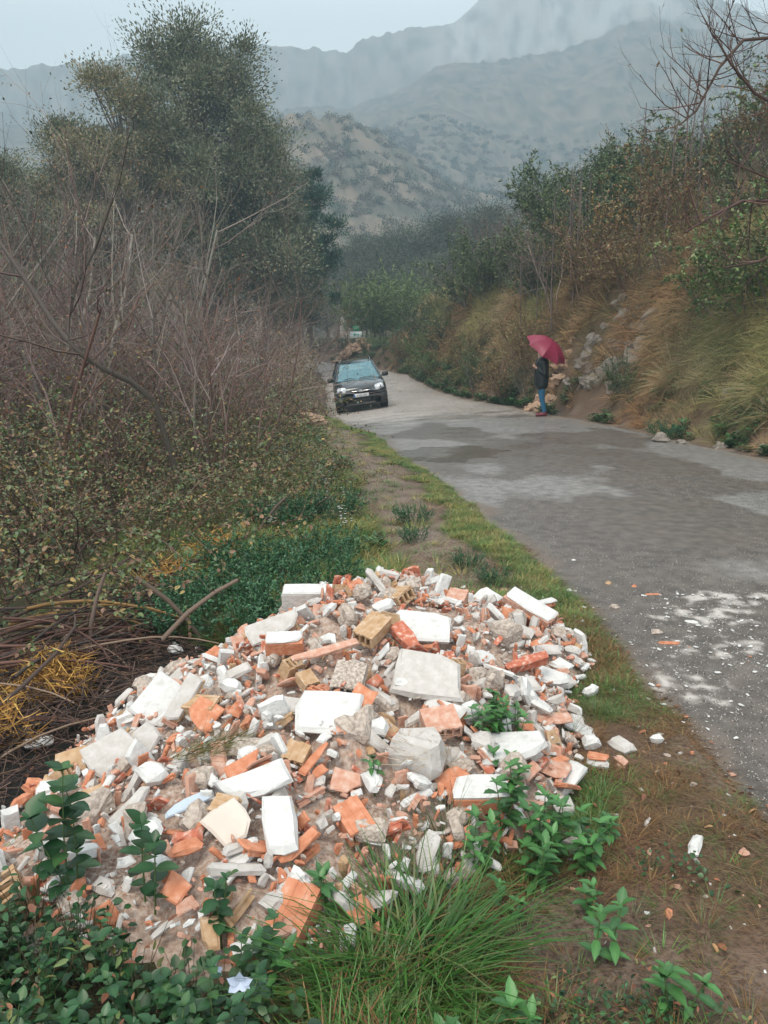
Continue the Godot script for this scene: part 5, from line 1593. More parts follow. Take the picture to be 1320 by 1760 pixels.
# ------------------------------------------------------------------ planting
var K := {}
func make_kits() -> void:
	var mauve := [Color(0.165, 0.11, 0.095), Color(0.22, 0.155, 0.138), Color(0.125, 0.082, 0.07), Color(0.28, 0.22, 0.20), Color(0.185, 0.105, 0.09)]
	var grey := [Color(0.15, 0.13, 0.12), Color(0.10, 0.085, 0.08), Color(0.2, 0.175, 0.16)]
	var pale := [Color(0.26, 0.23, 0.20), Color(0.2, 0.17, 0.15), Color(0.14, 0.10, 0.09)]
	var dull := [Color(0.06, 0.085, 0.045), Color(0.09, 0.12, 0.06), Color(0.045, 0.07, 0.04), Color(0.12, 0.13, 0.06), Color(0.16, 0.09, 0.05)]
	var bram := [Color(0.07, 0.115, 0.04), Color(0.105, 0.15, 0.052), Color(0.14, 0.175, 0.07), Color(0.20, 0.115, 0.065), Color(0.25, 0.18, 0.06), Color(0.09, 0.13, 0.06), Color(0.18, 0.095, 0.06)]
	K.bare = []
	for v in 4:
		K.bare.append(plant({"seed": 100 + v, "stems": 7, "height": 2.6, "lean": 0.55, "thick": 0.028, "foot": 0.45, "kids": [6, 5, 4], "ratio": 0.55, "spread": 0.95, "wig": 0.24, "up": 0.03, "up2": 0.0, "bark": mauve, "leaves": 1.4, "leaf": 0.036, "broad": 0.55, "cols": dull + [Color(0.3, 0.12, 0.04)]}))
	K.tree = []
	for v in 2:
		K.tree.append(plant({"seed": 140 + v, "stems": 2, "height": 4.2, "lean": 0.3, "thick": 0.07, "foot": 0.15, "kids": [8, 5, 4, 2], "first": 0.35, "ratio": 0.46, "spread": 0.8, "wig": 0.14, "up": 0.06, "up2": 0.08, "bark": pale, "leaves": 0.12, "leaf": 0.05, "broad": 0.6, "cols": dull + [Color(0.3, 0.15, 0.04)]}))
	K.bramble = []
	for v in 4:
		K.bramble.append(plant({"seed": 170 + v, "stems": 15, "height": 1.25, "lean": 1.1, "thick": 0.007, "foot": 0.45, "kids": [5, 3], "ratio": 0.5, "spread": 0.9, "wig": 0.2, "up": -0.16, "up2": -0.08, "leafy": 1, "bark": [Color(0.12, 0.055, 0.045), Color(0.09, 0.06, 0.05), Color(0.18, 0.13, 0.10)], "leaves": 14 if v < 2 else 9, "leaf": 0.029, "broad": 0.62, "splay": 1.2, "cols": bram if v % 2 == 0 else bram + dull + [Color(0.24, 0.18, 0.05)]}))
	K.green = []
	for v in 3:
		K.green.append(plant({"seed": 200 + v, "stems": 12, "height": 1.7, "lean": 0.85, "thick": 0.018, "foot": 0.4, "kids": [7, 5], "first": 0.06, "ratio": 0.45, "spread": 0.8, "wig": 0.2, "up": 0.05, "leafy": 1, "bark": grey, "leaves": 15, "leaf": 0.07, "broad": 0.5, "splay": 1.2, "cols": [Color(0.075, 0.12, 0.04), Color(0.10, 0.155, 0.05), Color(0.06, 0.09, 0.037), Color(0.16, 0.19, 0.08)]}))
	K.russet = []
	for v in 2:
		K.russet.append(plant({"seed": 220 + v, "stems": 14, "height": 1.5, "lean": 0.85, "thick": 0.012, "foot": 0.4, "kids": [7, 4], "first": 0.06, "ratio": 0.45, "spread": 0.8, "wig": 0.22, "up": 0.0, "leafy": 1, "bark": [Color(0.16, 0.09, 0.06), Color(0.2, 0.13, 0.09)], "leaves": 11, "leaf": 0.046, "broad": 0.5, "splay": 1.1, "cols": [Color(0.25, 0.14, 0.06), Color(0.18, 0.155, 0.06), Color(0.28, 0.19, 0.07), Color(0.13, 0.14, 0.05), Color(0.20, 0.10, 0.055)]}))
	K.fresh = []
	for v in 2:
		K.fresh.append(plant({"seed": 230 + v, "stems": 13, "height": 1.5, "lean": 0.9, "thick": 0.012, "foot": 0.4, "kids": [7, 4], "first": 0.05, "ratio": 0.45, "spread": 0.9, "wig": 0.22, "up": 0.0, "leafy": 1, "bark": grey, "leaves": 13, "leaf": 0.065, "broad": 0.5, "splay": 1.2, "cols": [Color(0.10, 0.19, 0.05), Color(0.14, 0.22, 0.06), Color(0.075, 0.14, 0.04), Color(0.2, 0.22, 0.08)]}))
	K.grey = []
	for v in 2:
		K.grey.append(plant({"seed": 240 + v, "stems": 9, "height": 2.0, "lean": 0.7, "thick": 0.02, "foot": 0.3, "kids": [6, 5, 3], "ratio": 0.48, "spread": 0.8, "wig": 0.2, "up": 0.06, "bark": grey, "leaves": 1.5, "leaf": 0.05, "broad": 0.5, "splay": 1.1, "cols": [Color(0.13, 0.14, 0.085), Color(0.10, 0.115, 0.06), Color(0.18, 0.165, 0.11)]}))
	K.conifer = []
	for v in 3:
		K.conifer.append(clump_tree(260 + v, 15.0, [4.2, 3.2, 3.3][v], [100, 72, 60][v], [1150, 1000, 650][v], 0.15, 0.42, [Color(0.125, 0.145, 0.08), Color(0.15, 0.165, 0.09), Color(0.095, 0.115, 0.065), Color(0.18, 0.165, 0.095)] if v < 2 else [Color(0.2, 0.19, 0.095), Color(0.27, 0.2, 0.1), Color(0.15, 0.16, 0.085)]))
	K.pine = clump_tree(280, 9.0, 1.75, 60, 620, 0.2, 0.22, [Color(0.02, 0.085, 0.04), Color(0.028, 0.105, 0.05), Color(0.02, 0.065, 0.034)])
	K.round = []
	for v in 2:
		K.round.append(clump_tree(290 + v, 4.3, 2.4, 60, 700, 0.07, 0.45, [Color(0.085, 0.105, 0.065), Color(0.105, 0.125, 0.08), Color(0.065, 0.08, 0.05)]))
	K.bamboo = plant({"seed": 300, "stems": 46, "height": 4.6, "lean": 0.28, "thick": 0.02, "foot": 1.3, "kids": [9], "first": 0.3, "ratio": 0.16, "spread": 0.8, "wig": 0.08, "up": -0.04, "bark": [Color(0.12, 0.13, 0.05), Color(0.09, 0.11, 0.04)], "leaves": 18, "leaf": 0.24, "broad": 0.2, "splay": 0.9, "hang": -0.3, "cols": [Color(0.20, 0.29, 0.09), Color(0.25, 0.31, 0.12), Color(0.14, 0.23, 0.07)]})
	K.reed = plant({"seed": 310, "stems": 40, "height": 1.9, "lean": 0.2, "thick": 0.012, "foot": 0.6, "kids": [2], "ratio": 0.2, "spread": 0.6, "wig": 0.05, "up": 0.0, "bark": [Color(0.30, 0.24, 0.18), Color(0.22, 0.17, 0.13), Color(0.36, 0.3, 0.23)], "leaves": 3, "leaf": 0.25, "broad": 0.08, "splay": 0.7, "hang": -0.5, "cols": [Color(0.3, 0.25, 0.17), Color(0.24, 0.19, 0.13)]})
	K.clover = []
	for v in 3:
		K.clover.append(plant({"seed": 320 + v, "stems": 38, "height": 0.24, "lean": 0.9, "thick": 0.0025, "foot": 0.16, "kids": [4], "ratio": 0.4, "spread": 0.8, "wig": 0.2, "up": 0.05, "leafy": 0, "bark": [Color(0.05, 0.10, 0.04)], "leaves": 15, "leaf": 0.018, "broad": 0.55, "splay": 1.1, "cols": [Color(0.035, 0.115, 0.05), Color(0.045, 0.14, 0.06), Color(0.03, 0.085, 0.045), Color(0.06, 0.16, 0.065)]}))
	K.spike = plant({"seed": 340, "stems": 3, "height": 2.6, "lean": 0.1, "thick": 0.014, "foot": 0.2, "kids": [7], "first": 0.4, "ratio": 0.08, "spread": 0.6, "wig": 0.04, "up": 0.1, "bark": [Color(0.13, 0.10, 0.09)], "leaves": 0, "cols": []})
func bulk(kit: Array, called: String, parts: Array, x: float, d: float, h: float, base_h: float, label: String, category: String, group := "", wide := 1.0) -> Node3D:
	var z := h / maxf(base_h * 0.2, maxf((kit[0] as ArrayMesh).get_aabb().end.y, (kit[1] as ArrayMesh).get_aabb().end.y))
	return put_plant(kit, called, parts[0], parts[1], g3(x, d, -0.05), rf(0, TAU), Vector3(z * wide, z, z * wide), label, category, group)
func plant_left() -> void:
	rng.seed = 900
	# bare shrubs of the thicket: x, d, height
	var spots := []
	for d in [9.5, 11.0, 12.5, 14.0, 16.0, 18.0, 20.5, 23.0]:
		var e := lane(d)
		var x: float = e[0] - (3.3 if d > 15 else 2.9)
		var k := 0
		while x > -d * 0.56 - 1.0:
			spots.append([x + rf(-0.3, 0.3), d + rf(-0.5, 0.5), clampf(3.5 + k * 1.15 + rf(-0.4, 0.7), 2.8, 7.2)])
			x -= 1.25 + d * 0.03
			k += 1
	var n := 0
	for p in spots:
		var near := "in the front of" if p[1] < 12.0 else ("deep in" if p[1] < 17.0 else "at the far end of")
		var side: String = "right edge" if p[0] > lane(p[1])[0] - 3.0 else ("middle" if p[0] > -p[1] * 0.4 else "left part")
		bulk(K.bare[n % 4], "bare_shrub", ["branches", "leaves"], p[0], p[1], p[2], 3.3, "leafless brown twiggy shrub %s the thicket, %s" % [near, side], "shrub", "bare shrubs of the left thicket", 0.85)
		n += 1
	for p in [[-4.9, 12.5, 6.0, "tall bare tree with a pale trunk at the far left"], [-3.6, 13.5, 5.4, "bare tree with pale branches in the middle of thicket"], [-6.3, 14.5, 6.8, "tall bare tree behind the pale trunk at the left"], [-3.0, 11.2, 4.2, "slim bare tree nearest the lane in the thicket"], [-4.4, 17.0, 6.2, "bare tree rising behind the thicket below the evergreens"]]:
		bulk(K.tree[n % 2], "bare_tree", ["trunk", "leaves"], p[0], p[1], p[2], 5.6, p[3], "tree")
		n += 1
	# crooked dark trunk low in the thicket
	var ct := thing("crooked_tree", "dark crooked trunk bending up to the left in the thicket", "tree", Vector3(-2.1, ground(-2.1, 8.4), -8.4))
	var w := Buf.new()
	var twigs := []
	var path := [Vector3(-2.1, ground(-2.1, 8.4) - 0.1, -8.4), Vector3(-2.40, 1.09, -8.30), Vector3(-2.60, 1.30, -8.20), Vector3(-2.82, 1.42, -8.10), Vector3(-3.01, 1.57, -8.00), Vector3(-3.14, 1.71, -8.00), Vector3(-3.15, 1.94, -8.10), Vector3(-3.09, 2.25, -8.20), Vector3(-2.87, 2.6, -8.20), Vector3(-2.7, 3.1, -8.3)]
	var pts := PackedVector3Array()
	var rad := PackedFloat32Array()
	for k in path.size():
		pts.append(path[k] - ct.position)
		rad.append(lerpf(0.036, 0.012, k / 9.0))
	w.tube(pts, rad, 7, Color(0.07, 0.055, 0.045))
	part(ct, "trunk", w.mesh(M.bark))
	var w2 := Buf.new()
	var o := {"kids": [4, 3], "ratio": 0.5, "spread": 0.8, "wig": 0.16, "up": 0.05, "bark": [Color(0.09, 0.065, 0.06), Color(0.12, 0.09, 0.08)]}
	for k in range(3, path.size()):
		for q in 2:
			grow(w2, twigs, pts[k], (Vector3.UP + rv()).normalized(), rf(0.8, 1.6), rad[k] * 0.5, 0, o)
	grow(w2, twigs, pts[5], Vector3(-0.6, 0.6, 0.1).normalized(), 1.3, 0.03, 0, o)
	part(ct, "branches", w2.mesh(M.bark))
	# brambles in front
	var rows := []
	for d in [4.9, 5.6, 6.4, 7.2, 8.1, 9.1, 10.3, 11.6, 13.2, 15.0, 17.0, 19.5]:
		var e := lane(d)
		var x: float = e[0] - (2.75 if d > 12 else 2.45)
		if d < 5.2: x = -2.9
		elif d < 6.0: x = -2.45
		elif d < 7.0: x = -2.0
		while x > -d * 0.54 - 0.8:
			rows.append([x + rf(-0.25, 0.25), d + rf(-0.3, 0.3)])
			x -= 0.75 + d * 0.025
	for p in rows:
		var h := rf(1.3, 1.9) + clampf((p[1] - 6.0) * 0.06, 0, 0.7) + clampf(-p[0] * 0.1, 0.0, 0.6)
		if p[0] > lane(p[1])[0] - 2.9: h *= 0.65
		var where := "beside the cuttings heap" if p[1] < 6.8 else ("in the front of the thicket" if p[1] < 9.0 else ("under the bare shrubs" if p[1] < 14.0 else "along the verge towards the car"))
		var bk := rng.randi() % 4
		bulk(K.bramble[bk], "bramble", ["canes", "leaves"], p[0], p[1], h, 1.0, "%s %s bramble %s, %s" % ["low" if h < 1.5 else ("tall" if h > 2.1 else "middling"), ["dense green", "dense mottled", "thin green", "thin yellowing"][bk], where, "on the lane side" if p[0] > lane(p[1])[0] - 2.6 else "away from the lane"], "bramble", "brambles of the left thicket", 1.15)
	# evergreens behind
	for p in [[0, -8.6, 40.0, 16.6, "tall dense grey-green evergreen tree behind the thicket, right of three"], [1, -6.6, 43.0, 12.8, "evergreen tree leaning out at the right of the tall one"], [2, -11.6, 36.0, 14.4, "thin yellowing tree with a feathery top behind the thicket"], [1, -13.6, 37.0, 13.0, "grey-green tree left of the feathery yellowing one"], [2, -9.8, 44.0, 14.5, "pale feathery tree between the two tall evergreens"], [0, -14.8, 31.0, 10.6, "evergreen tree at the left edge behind bare branches"], [1, -5.4, 46.0, 9.0, "low evergreen tree at the thicket's right shoulder"]]:
		bulk(K.conifer[p[0]], "evergreen_tree", ["trunk", "crown"], p[1], p[2], p[3] + 0.6, 15.2, p[4], "tree", "", 1.0)
	bulk(K.pine, "pine_tree", ["trunk", "crown"], -4.5, 50.0, 11.6, 9.6, "small dark green pine standing apart right of the evergreens", "tree", "", 0.9)
	for p in [[-3.8, 33.0, 4.6, "bare brown shrub behind the reeds near the car"], [-5.0, 36.0, 5.6, "rounded bare shrub left of the bend"], [-4.6, 40.0, 5.4, "rounded bare shrub in front of the pine"], [-6.5, 30.0, 5.6, "bare brown shrub at the thicket's far shoulder"], [-4.2, 44.0, 5.0, "bare round shrub just left of the bend"], [-5.6, 26.5, 4.5, "bare shrub left of the dry reeds"], [-3.6, 28.5, 3.0, "low bare shrub at the back of the dry reeds"], [-7.5, 40.0, 6.5, "bare tree under the tall evergreen"]]:
		bulk(K.bare[n % 4], "bare_shrub", ["branches", "leaves"], p[0], p[1], p[2], 3.3, p[3], "shrub", "bare shrubs towards the bend", 0.9)
		n += 1
	for p in [[-2.75, 24.5, 1.7, "pale dry reed clump nearest on the left of the car"], [-3.1, 26.5, 1.9, "pale dry reed clump beside the car"], [-3.3, 29.0, 2.0, "pale dry reed clump behind the car's mirror"], [-3.7, 32.5, 2.0, "pale dry reed clump farthest up the lane"]]:
		put_plant(K.reed, "reed_clump", "canes", "leaves", g3(p[0], p[1]), rf(0, TAU), Vector3.ONE * p[2] / 1.9, p[3], "reeds")
func plant_right() -> void:
	rng.seed = 1200
	var kinds := [["green", 2.3, "grey-green leafy shrub"], ["grey", 2.6, "grey twiggy shrub"], ["russet", 1.8, "russet-leaved shrub"], ["bare", 3.3, "bare brown shrub"], ["bramble", 1.0, "yellow-green bramble"], ["fresh", 1.8, "fresh green shrub"]]
	var n := 0
	for d in [11.5, 13.0, 14.2, 15.4, 16.7, 18.0, 19.6, 21.2, 23.0, 25.0, 27.2, 29.6, 32.0, 35.0, 38.0, 41.0]:
		var e := lane(d)
		var t := 2.2 if d < 20 else 0.7
		var row := 0
		while e[2] + t < d * 0.56 + 2.0 and row < 9:
			var x: float = e[2] + t + rf(-0.3, 0.3)
			var k: int = [0, 1, 2, 5, 1, 3, 0, 4, 5, 1][rng.randi() % 10] if d < 20 else [2, 4, 0, 1, 5, 3, 2, 0][rng.randi() % 8]
			if t > 4.0 and rng.randf() < 0.5: k = [0, 1, 3, 5][rng.randi() % 4]
			var h := rf(1.9, 3.4) if t > 2.2 else rf(1.1, 1.9)
			if k == 4: h = rf(1.2, 2.0)
			if k == 3: h *= 1.25
			var where := ["above the dry grass", "above the stone wall", "beyond the person", "towards the bend"][0 if d < 17 else (1 if d < 21 else (2 if d < 30 else 3))] as String
			var tier := ["low on the bank", "at the lip of the bank", "on the slope above", "high on the slope"][clampi(int(t / 2.2), 0, 3)] as String
			var kit: Array = K[kinds[k][0]]
			bulk(kit[rng.randi() % kit.size()], "bank_shrub", ["branches", "leaves"], x, d + rf(-0.6, 0.6), h, kinds[k][1], "%s %s, %s" % [kinds[k][2], tier, where], "shrub", "shrubs on the right bank", 1.1)
			t += rf(1.0, 1.6) + d * 0.015
			row += 1
			n += 1
	for p in [["fresh", 7.1, 15.0, 2.6, 2.3, "large bright green leafy shrub above the dry grass slope"], ["fresh", 6.9, 15.9, 1.9, 2.3, "rounded green shrub left of the large bright one"], ["green", 7.2, 29.5, 4.0, 2.3, "tall dark green bush standing up against the mist"], ["green", 4.6, 32.0, 2.8, 2.3, "dark bush below the tall one on the skyline"], ["green", 5.6, 18.2, 1.1, 2.3, "white-flecked green bush over the stone wall"], ["russet", 4.6, 23.5, 1.9, 1.8, "orange-brown bush just left of the umbrella"], ["russet", 4.5, 25.5, 2.1, 1.8, "golden-leaved bush left of the stone wall"], ["russet", 3.2, 30.5, 2.0, 1.8, "russet bush where the lane narrows"], ["green", 2.4, 36.0, 2.3, 2.3, "dark ivy bush overhanging the lane's right side"], ["green", 1.9, 40.0, 2.6, 2.3, "dark green bush at the inside of the bend"], ["grey", 5.4, 27.0, 2.8, 2.6, "silver-grey leafless bush with crooked boughs"], ["fresh", -0.2, 46.5, 0.9, 2.3, "low fresh green bush right behind the car"], ["fresh", -0.9, 49.0, 1.2, 2.3, "low green bush beside the heap of stones"], ["fresh", 0.9, 42.0, 1.2, 2.3, "green weeds on the lane's right edge near the bend"]]:
		var kit: Array = K[p[0]]
		bulk(kit[n % kit.size()], "bank_shrub", ["branches", "leaves"], p[1], p[2], p[3], p[4], p[5], "shrub", "", 1.1)
		n += 1
	for p in [[5.2, 24.0, 4.0, "tallest thin dead stalks on the right skyline"], [5.9, 24.8, 3.4, "thin dead stalks right of the tallest ones"], [6.9, 21.5, 3.8, "thin dead stalks against the far slope at right"], [4.6, 25.6, 2.9, "short thin dead stalks left of the tallest"], [7.6, 20.6, 4.0, "pair of long dead stalks near the right trees"], [4.3, 33.0, 3.0, "thin dead stalks beside the tall dark bush"]]:
		bulk(K.spike, "dead_stalk", ["stem", "leaves"], p[0], p[1], p[2] * 1.1, 2.6, p[3], "stalk", "dead stalks on the skyline")
	# overhanging bare tree in the upper right
	var t := thing("overhanging_tree", "bare tree with reddish twigs reaching in from the upper right", "tree", g3(5.3, 7.6))
	var w := Buf.new()
	var tw := Buf.new()
	var red := [Color(0.085, 0.05, 0.042), Color(0.14, 0.07, 0.055), Color(0.07, 0.045, 0.04), Color(0.15, 0.095, 0.075)]
	var root := Vector3(4.5, 2.95, -7.45)
	w.tube(PackedVector3Array([g3(5.3, 7.6, -0.1) - t.position, g3(5.0, 7.55, 0.9) - t.position, root - t.position]), PackedFloat32Array([0.13, 0.1, 0.07]), 8, Color(0.1, 0.075, 0.065))
	part(t, "trunk", w.mesh(M.bark))
	var arms := [[Vector3(4.44, 2.98, -7.40), Vector3(3.85, 3.69, -7.20), Vector3(3.32, 4.10, -7.00), Vector3(2.86, 4.03, -6.90), Vector3(2.65, 3.80, -6.80), Vector3(2.49, 3.48, -6.80), Vector3(2.33, 3.35, -6.70)],
		[Vector3(4.46, 2.84, -7.40), Vector3(3.91, 2.61, -7.20), Vector3(3.39, 2.84, -7.00), Vector3(2.96, 2.82, -6.90), Vector3(2.69, 2.69, -6.80), Vector3(2.47, 2.56, -6.80)],
		[Vector3(4.45, 2.94, -7.40), Vector3(3.91, 3.13, -7.20), Vector3(3.38, 3.50, -7.00), Vector3(2.99, 3.64, -6.90), Vector3(2.74, 3.82, -6.80), Vector3(2.59, 4.03, -6.80)],
		[Vector3(4.55, 2.94, -7.40), Vector3(3.94, 2.85, -7.20), Vector3(3.47, 2.49, -7.00), Vector3(3.19, 2.35, -7.00), Vector3(2.90, 2.30, -7.00)],
		[Vector3(4.52, 3.1, -7.4), Vector3(4.02, 3.9, -7.3), Vector3(3.52, 4.6, -7.1), Vector3(3.12, 4.9, -7.0)],
		[Vector3(4.52, 2.9, -7.5), Vector3(4.02, 3.0, -7.8), Vector3(3.62, 3.2, -7.9), Vector3(3.22, 3.35, -7.9)]]
	var o := {"kids": [4, 3], "ratio": 0.5, "spread": 0.7, "wig": 0.16, "up": 0.07, "bark": red}
	var twigs := []
	for a in arms:
		var pts := PackedVector3Array([root - t.position])
		var rad := PackedFloat32Array([0.032])
		for k in a.size():
			pts.append(a[k] - t.position)
			rad.append(lerpf(0.021, 0.004, float(k) / a.size()))
		var ab := Buf.new()
		ab.tube(pts, rad, 6, vary(red[0], 0.2))
		part(t, "branch", ab.mesh(M.bark))
		for k in range(1, pts.size()):
			for q in 6:
				var at := pts[k].lerp(pts[maxi(k - 1, 0)], rng.randf())
				grow(tw, twigs, at, (Vector3(rf(-1, 0.5), rf(-0.4, 1), rf(-0.5, 0.5))).normalized(), rf(0.25, 0.55), 0.006, 0, o)
	var tl := Buf.new()
	dress(tl, twigs, {"cols": [Color(0.1, 0.11, 0.05), Color(0.16, 0.1, 0.05)], "leaves": 0.06, "leaf": 0.04, "broad": 0.5})
	part(t, "twigs", tw.mesh(M.bark))
	part(t, "leaves", tl.mesh(M.leaf))
func plant_far() -> void:
	rng.seed = 1500
	for p in [[0, -1.2, 78.0, 9.5, "dark olive tree left of the gap above the bamboo"], [1, 2.2, 80.0, 10.5, "broad dark tree right above the bamboo"], [0, 5.4, 78.0, 11.0, "dark tree against the bank's shoulder above the bend"], [1, -5.2, 84.0, 8.0, "low dark tree behind the pale wall"], [0, 9.0, 74.0, 11.0, "dark tree on the slope above the bend"], [1, 3.6, 69.0, 6.5, "dark bush just behind the bamboo"], [0, 4.4, 60.0, 6.0, "dark leafy bush right of the bamboo"]]:
		var o := put_plant(K.round[p[0]], "dark_tree", "trunk", "crown", g3(p[1], p[2], -0.3), rf(0, TAU), Vector3(1.1, 1.0, 1.1) * p[3] / 4.3, p[4], "tree", "dark trees beyond the bend")
	for p in [[-6.0, 62.0, 5.5, "bare brown tree beyond the pale wall"], [-8.0, 70.0, 7.5, "bare misty tree left of the pole"], [-2.6, 92.0, 7.0, "bare reddish trees at the foot of terraces, left"], [1.5, 96.0, 7.5, "bare reddish trees at the foot of terraces, middle"], [5.5, 98.0, 8.0, "bare reddish trees at the foot of terraces, right"], [-9.0, 85.0, 9.0, "bare misty tree at the far left of the bend"]]:
		put_plant(K.bare[rng.randi() % 4], "bare_tree", "branches", "leaves", g3(p[0], p[1], -0.2), rf(0, TAU), Vector3.ONE * p[2] / 3.0, p[3], "tree", "bare trees beyond the bend")
	for p in [[-1.3, 55.0, 5.2, "feathery green bamboo clump, left half, at the bend"], [0.4, 55.5, 5.6, "taller feathery bamboo clump at the bend"], [1.6, 53.5, 4.2, "low bamboo clump nearest the right bank"]]:
		put_plant(K.bamboo, "bamboo_clump", "canes", "leaves", g3(p[0], p[1], -0.1), rf(0, TAU), Vector3(0.95, 0.82, 0.95) * p[2] / 4.8, p[3], "bamboo", "bamboo at the bend")
	for p in [[-2.9, 55.0, 1.4, "clipped green hedge beside the heap at the bend"], [-4.2, 55.5, 1.3, "clipped green hedge in front of the pale wall"]]:
		put_plant(K.green[0], "hedge", "branches", "leaves", g3(p[0], p[1], -0.1), 0.4, Vector3(1.3, 1, 1.3) * p[2] / 2.3, p[3], "hedge")
func aligned(x: float, d: float, z: float, tilt := 0.6) -> Transform3D:
	var up := Vector3.UP.lerp(ground_normal(x, d), tilt).normalized()
	var g := rf(0, TAU)
	var side := up.cross(Vector3(cos(g), 0, sin(g))).normalized()
	return Transform3D(Basis(side, up, side.cross(up)).scaled(Vector3.ONE * z), g3(x, d, -0.01))
func grasses() -> void:
	rng.seed = 1700
	var straw := [Color(0.43, 0.31, 0.165), Color(0.52, 0.40, 0.225), Color(0.34, 0.22, 0.115), Color(0.32, 0.28, 0.13), Color(0.30, 0.17, 0.095)]
	var lawn := [Color(0.06, 0.14, 0.03), Color(0.085, 0.185, 0.038), Color(0.05, 0.11, 0.028), Color(0.13, 0.18, 0.055), Color(0.17, 0.165, 0.075)]
	# dry grass on the bank
	for v in 3:
		var b := tuft(80, 0.4, 0.95, 0.011, 0.8, 0.95, 0.16, straw if v < 2 else [Color(0.2, 0.2, 0.09), Color(0.12, 0.13, 0.05), Color(0.26, 0.21, 0.11)])
		var places := []
		var tints := PackedColorArray()
		for k in 2600:
			var d := 8.5 + pow(rng.randf(), 1.2) * 34.0
			var e := lane(d)
			var t := 0.3 + pow(rng.randf(), 0.8) * 4.2
			var x: float = e[2] + t
			if d > 20.0 and rng.randf() < 0.55: continue
			if d > 18.3 and d < 21.6 and x > 4.3 and x < 6.6 and rng.randf() < 0.75: continue
			var zone := patch_noise.get_noise_2d(x * 9.0 + v * 50.0, d * 9.0)
			if zone < -0.12: continue
			var z := rf(0.6, 1.15) * clampf(0.35 + t * 0.4, 0.4, 1.15)
			places.append(aligned(x, d, z, 0.9))
			var q := patch_noise.get_noise_2d(x * 4.0, d * 4.0 + 300.0)
			tints.append(Color(1, 1, 1).lerp(Color(0.85, 0.62, 0.5) if q > 0 else Color(0.75, 0.95, 0.6), clampf(absf(q) * 3.0, 0, 0.8)))
		many("dry_grass", b.mesh(M.dry), places, tints, ["tawny dry grass hanging over the right bank", "straw-coloured grass tufts on the right bank", "greenish grass tufts on the right bank"][v], "grass")
	# long pale tussocks arching down the bank
	var ts := []
	for v in 2:
		ts.append(tuft(260, 0.45, 1.3, 0.008, 1.0, 1.0, 0.28, [Color(0.5, 0.39, 0.23), Color(0.42, 0.31, 0.17), Color(0.34, 0.24, 0.13), Color(0.36, 0.33, 0.16)]).mesh(M.dry))
	for k in 22:
		var d := rf(12.6, 18.6)
		var x: float = lane(d)[2] + rf(0.9, 3.2)
		var o := solo("grass_tussock", ts[k % 2], "long pale dry tussock arching down the bank, %s" % ["near the right edge", "above the green weed", "toward the stone wall"][0 if d < 14.4 else (1 if d < 16.4 else 2)], "grass", "dry tussocks on the right bank")
		o.transform = aligned(x, d, rf(0.4, 1.0), 0.8)
	# verge grass
	for v in 3:
		var b := tuft(42, 0.05, 0.17, 0.0048, 1.0, 0.9, 0.07, lawn if v < 2 else straw)
		var places := []
		var tints := PackedColorArray()
		for k in 19000:
			var d := 1.3 + pow(rng.randf(), 1.6) * 26.0
			var e := lane(d)
			var t := rf(0.02, 3.4)
			var x: float = e[0] - t
			if heap(x, d) > 0.02: continue
			if x < -0.15 and d < 2.0: continue
			if pow((x + 1.75) / 1.0, 2) + pow((d - 3.45) / 1.5, 2) < 1.0: continue
			var p := patch_noise.get_noise_2d(x * 18.0 + 9.0, d * 18.0)
			if d > 5.0:
				if absf(t - 0.78) < 0.44 + p * 0.4 and rng.randf() < 0.95: continue
			elif x > 0.2 and d < 3.2:
				if p < (0.22 if v < 2 else -0.1) and rng.randf() < 0.93: continue
			if v == 2 and p > 0.1 and rng.randf() < 0.7: continue
			if v < 2 and p < -0.12 and rng.randf() < 0.4: continue
			var z := rf(0.6, 1.2) * clampf(0.55 + t * 0.45, 0.5, 1.9)
			if d < 3.5 and x > 0.2: z *= 0.7
			places.append(aligned(x, d, z, 0.5))
			tints.append(Color(0.52, 0.42, 0.34) if v == 2 and d < 4.5 else Color(0.95, 1, 0.85).lerp(Color(0.65, 1.05, 0.5), rng.randf()))
		many("verge_grass" if v < 2 else "withered_grass", b.mesh(M.leaf if v < 2 else M.dry), places, tints, ["short green grass along the left verge", "low green grass between the heap and the lane", "short withered grass along the verge"][v], "grass")
	# straw and pine litter on the bare soil of the foreground
	var st := Buf.new()
	for k in 9:
		var a := rf(0, TAU)
		st.blade(rv() * Vector3(0.03, 0.0, 0.03) + Vector3(0, 0.004, 0), (Vector3(cos(a), rf(0, 0.2), sin(a))).normalized(), rv() * Vector3(0.4, 0.05, 0.4), rf(0.04, 0.1), 0.002, vary(pick([Color(0.28, 0.19, 0.11), Color(0.2, 0.11, 0.06), Color(0.13, 0.07, 0.045), Color(0.36, 0.27, 0.17)]), 0.2))
	var pl := []
	for k in 11000:
		var d := rf(1.25, 6.5)
		var e := lane(d)
		var x: float = e[0] - pow(rng.randf(), 1.3) * 2.6
		if heap(x, d) > 0.02: continue
		pl.append(aligned(x, d, rf(0.7, 1.3), 1.0))
	many("straw_litter", st.mesh(M.dry), pl, PackedColorArray(), "brown straw and needles lying on the foreground soil", "litter")
	# foot of the bank: low herbs
	var hb := Buf.new()
	for k in 30:
		var g := rf(0, TAU)
		hb.leaf(Vector3(cos(g), 0, sin(g)) * rf(0, 0.08) + Vector3(0, rf(0.01, 0.12), 0), Vector3(cos(g), rf(0.1, 0.9), sin(g)).normalized(), Vector3.UP, rf(0.04, 0.08), rf(0.025, 0.045), vary(pick([Color(0.05, 0.13, 0.04), Color(0.07, 0.17, 0.05), Color(0.04, 0.09, 0.03)]), 0.2))
	var hp := []
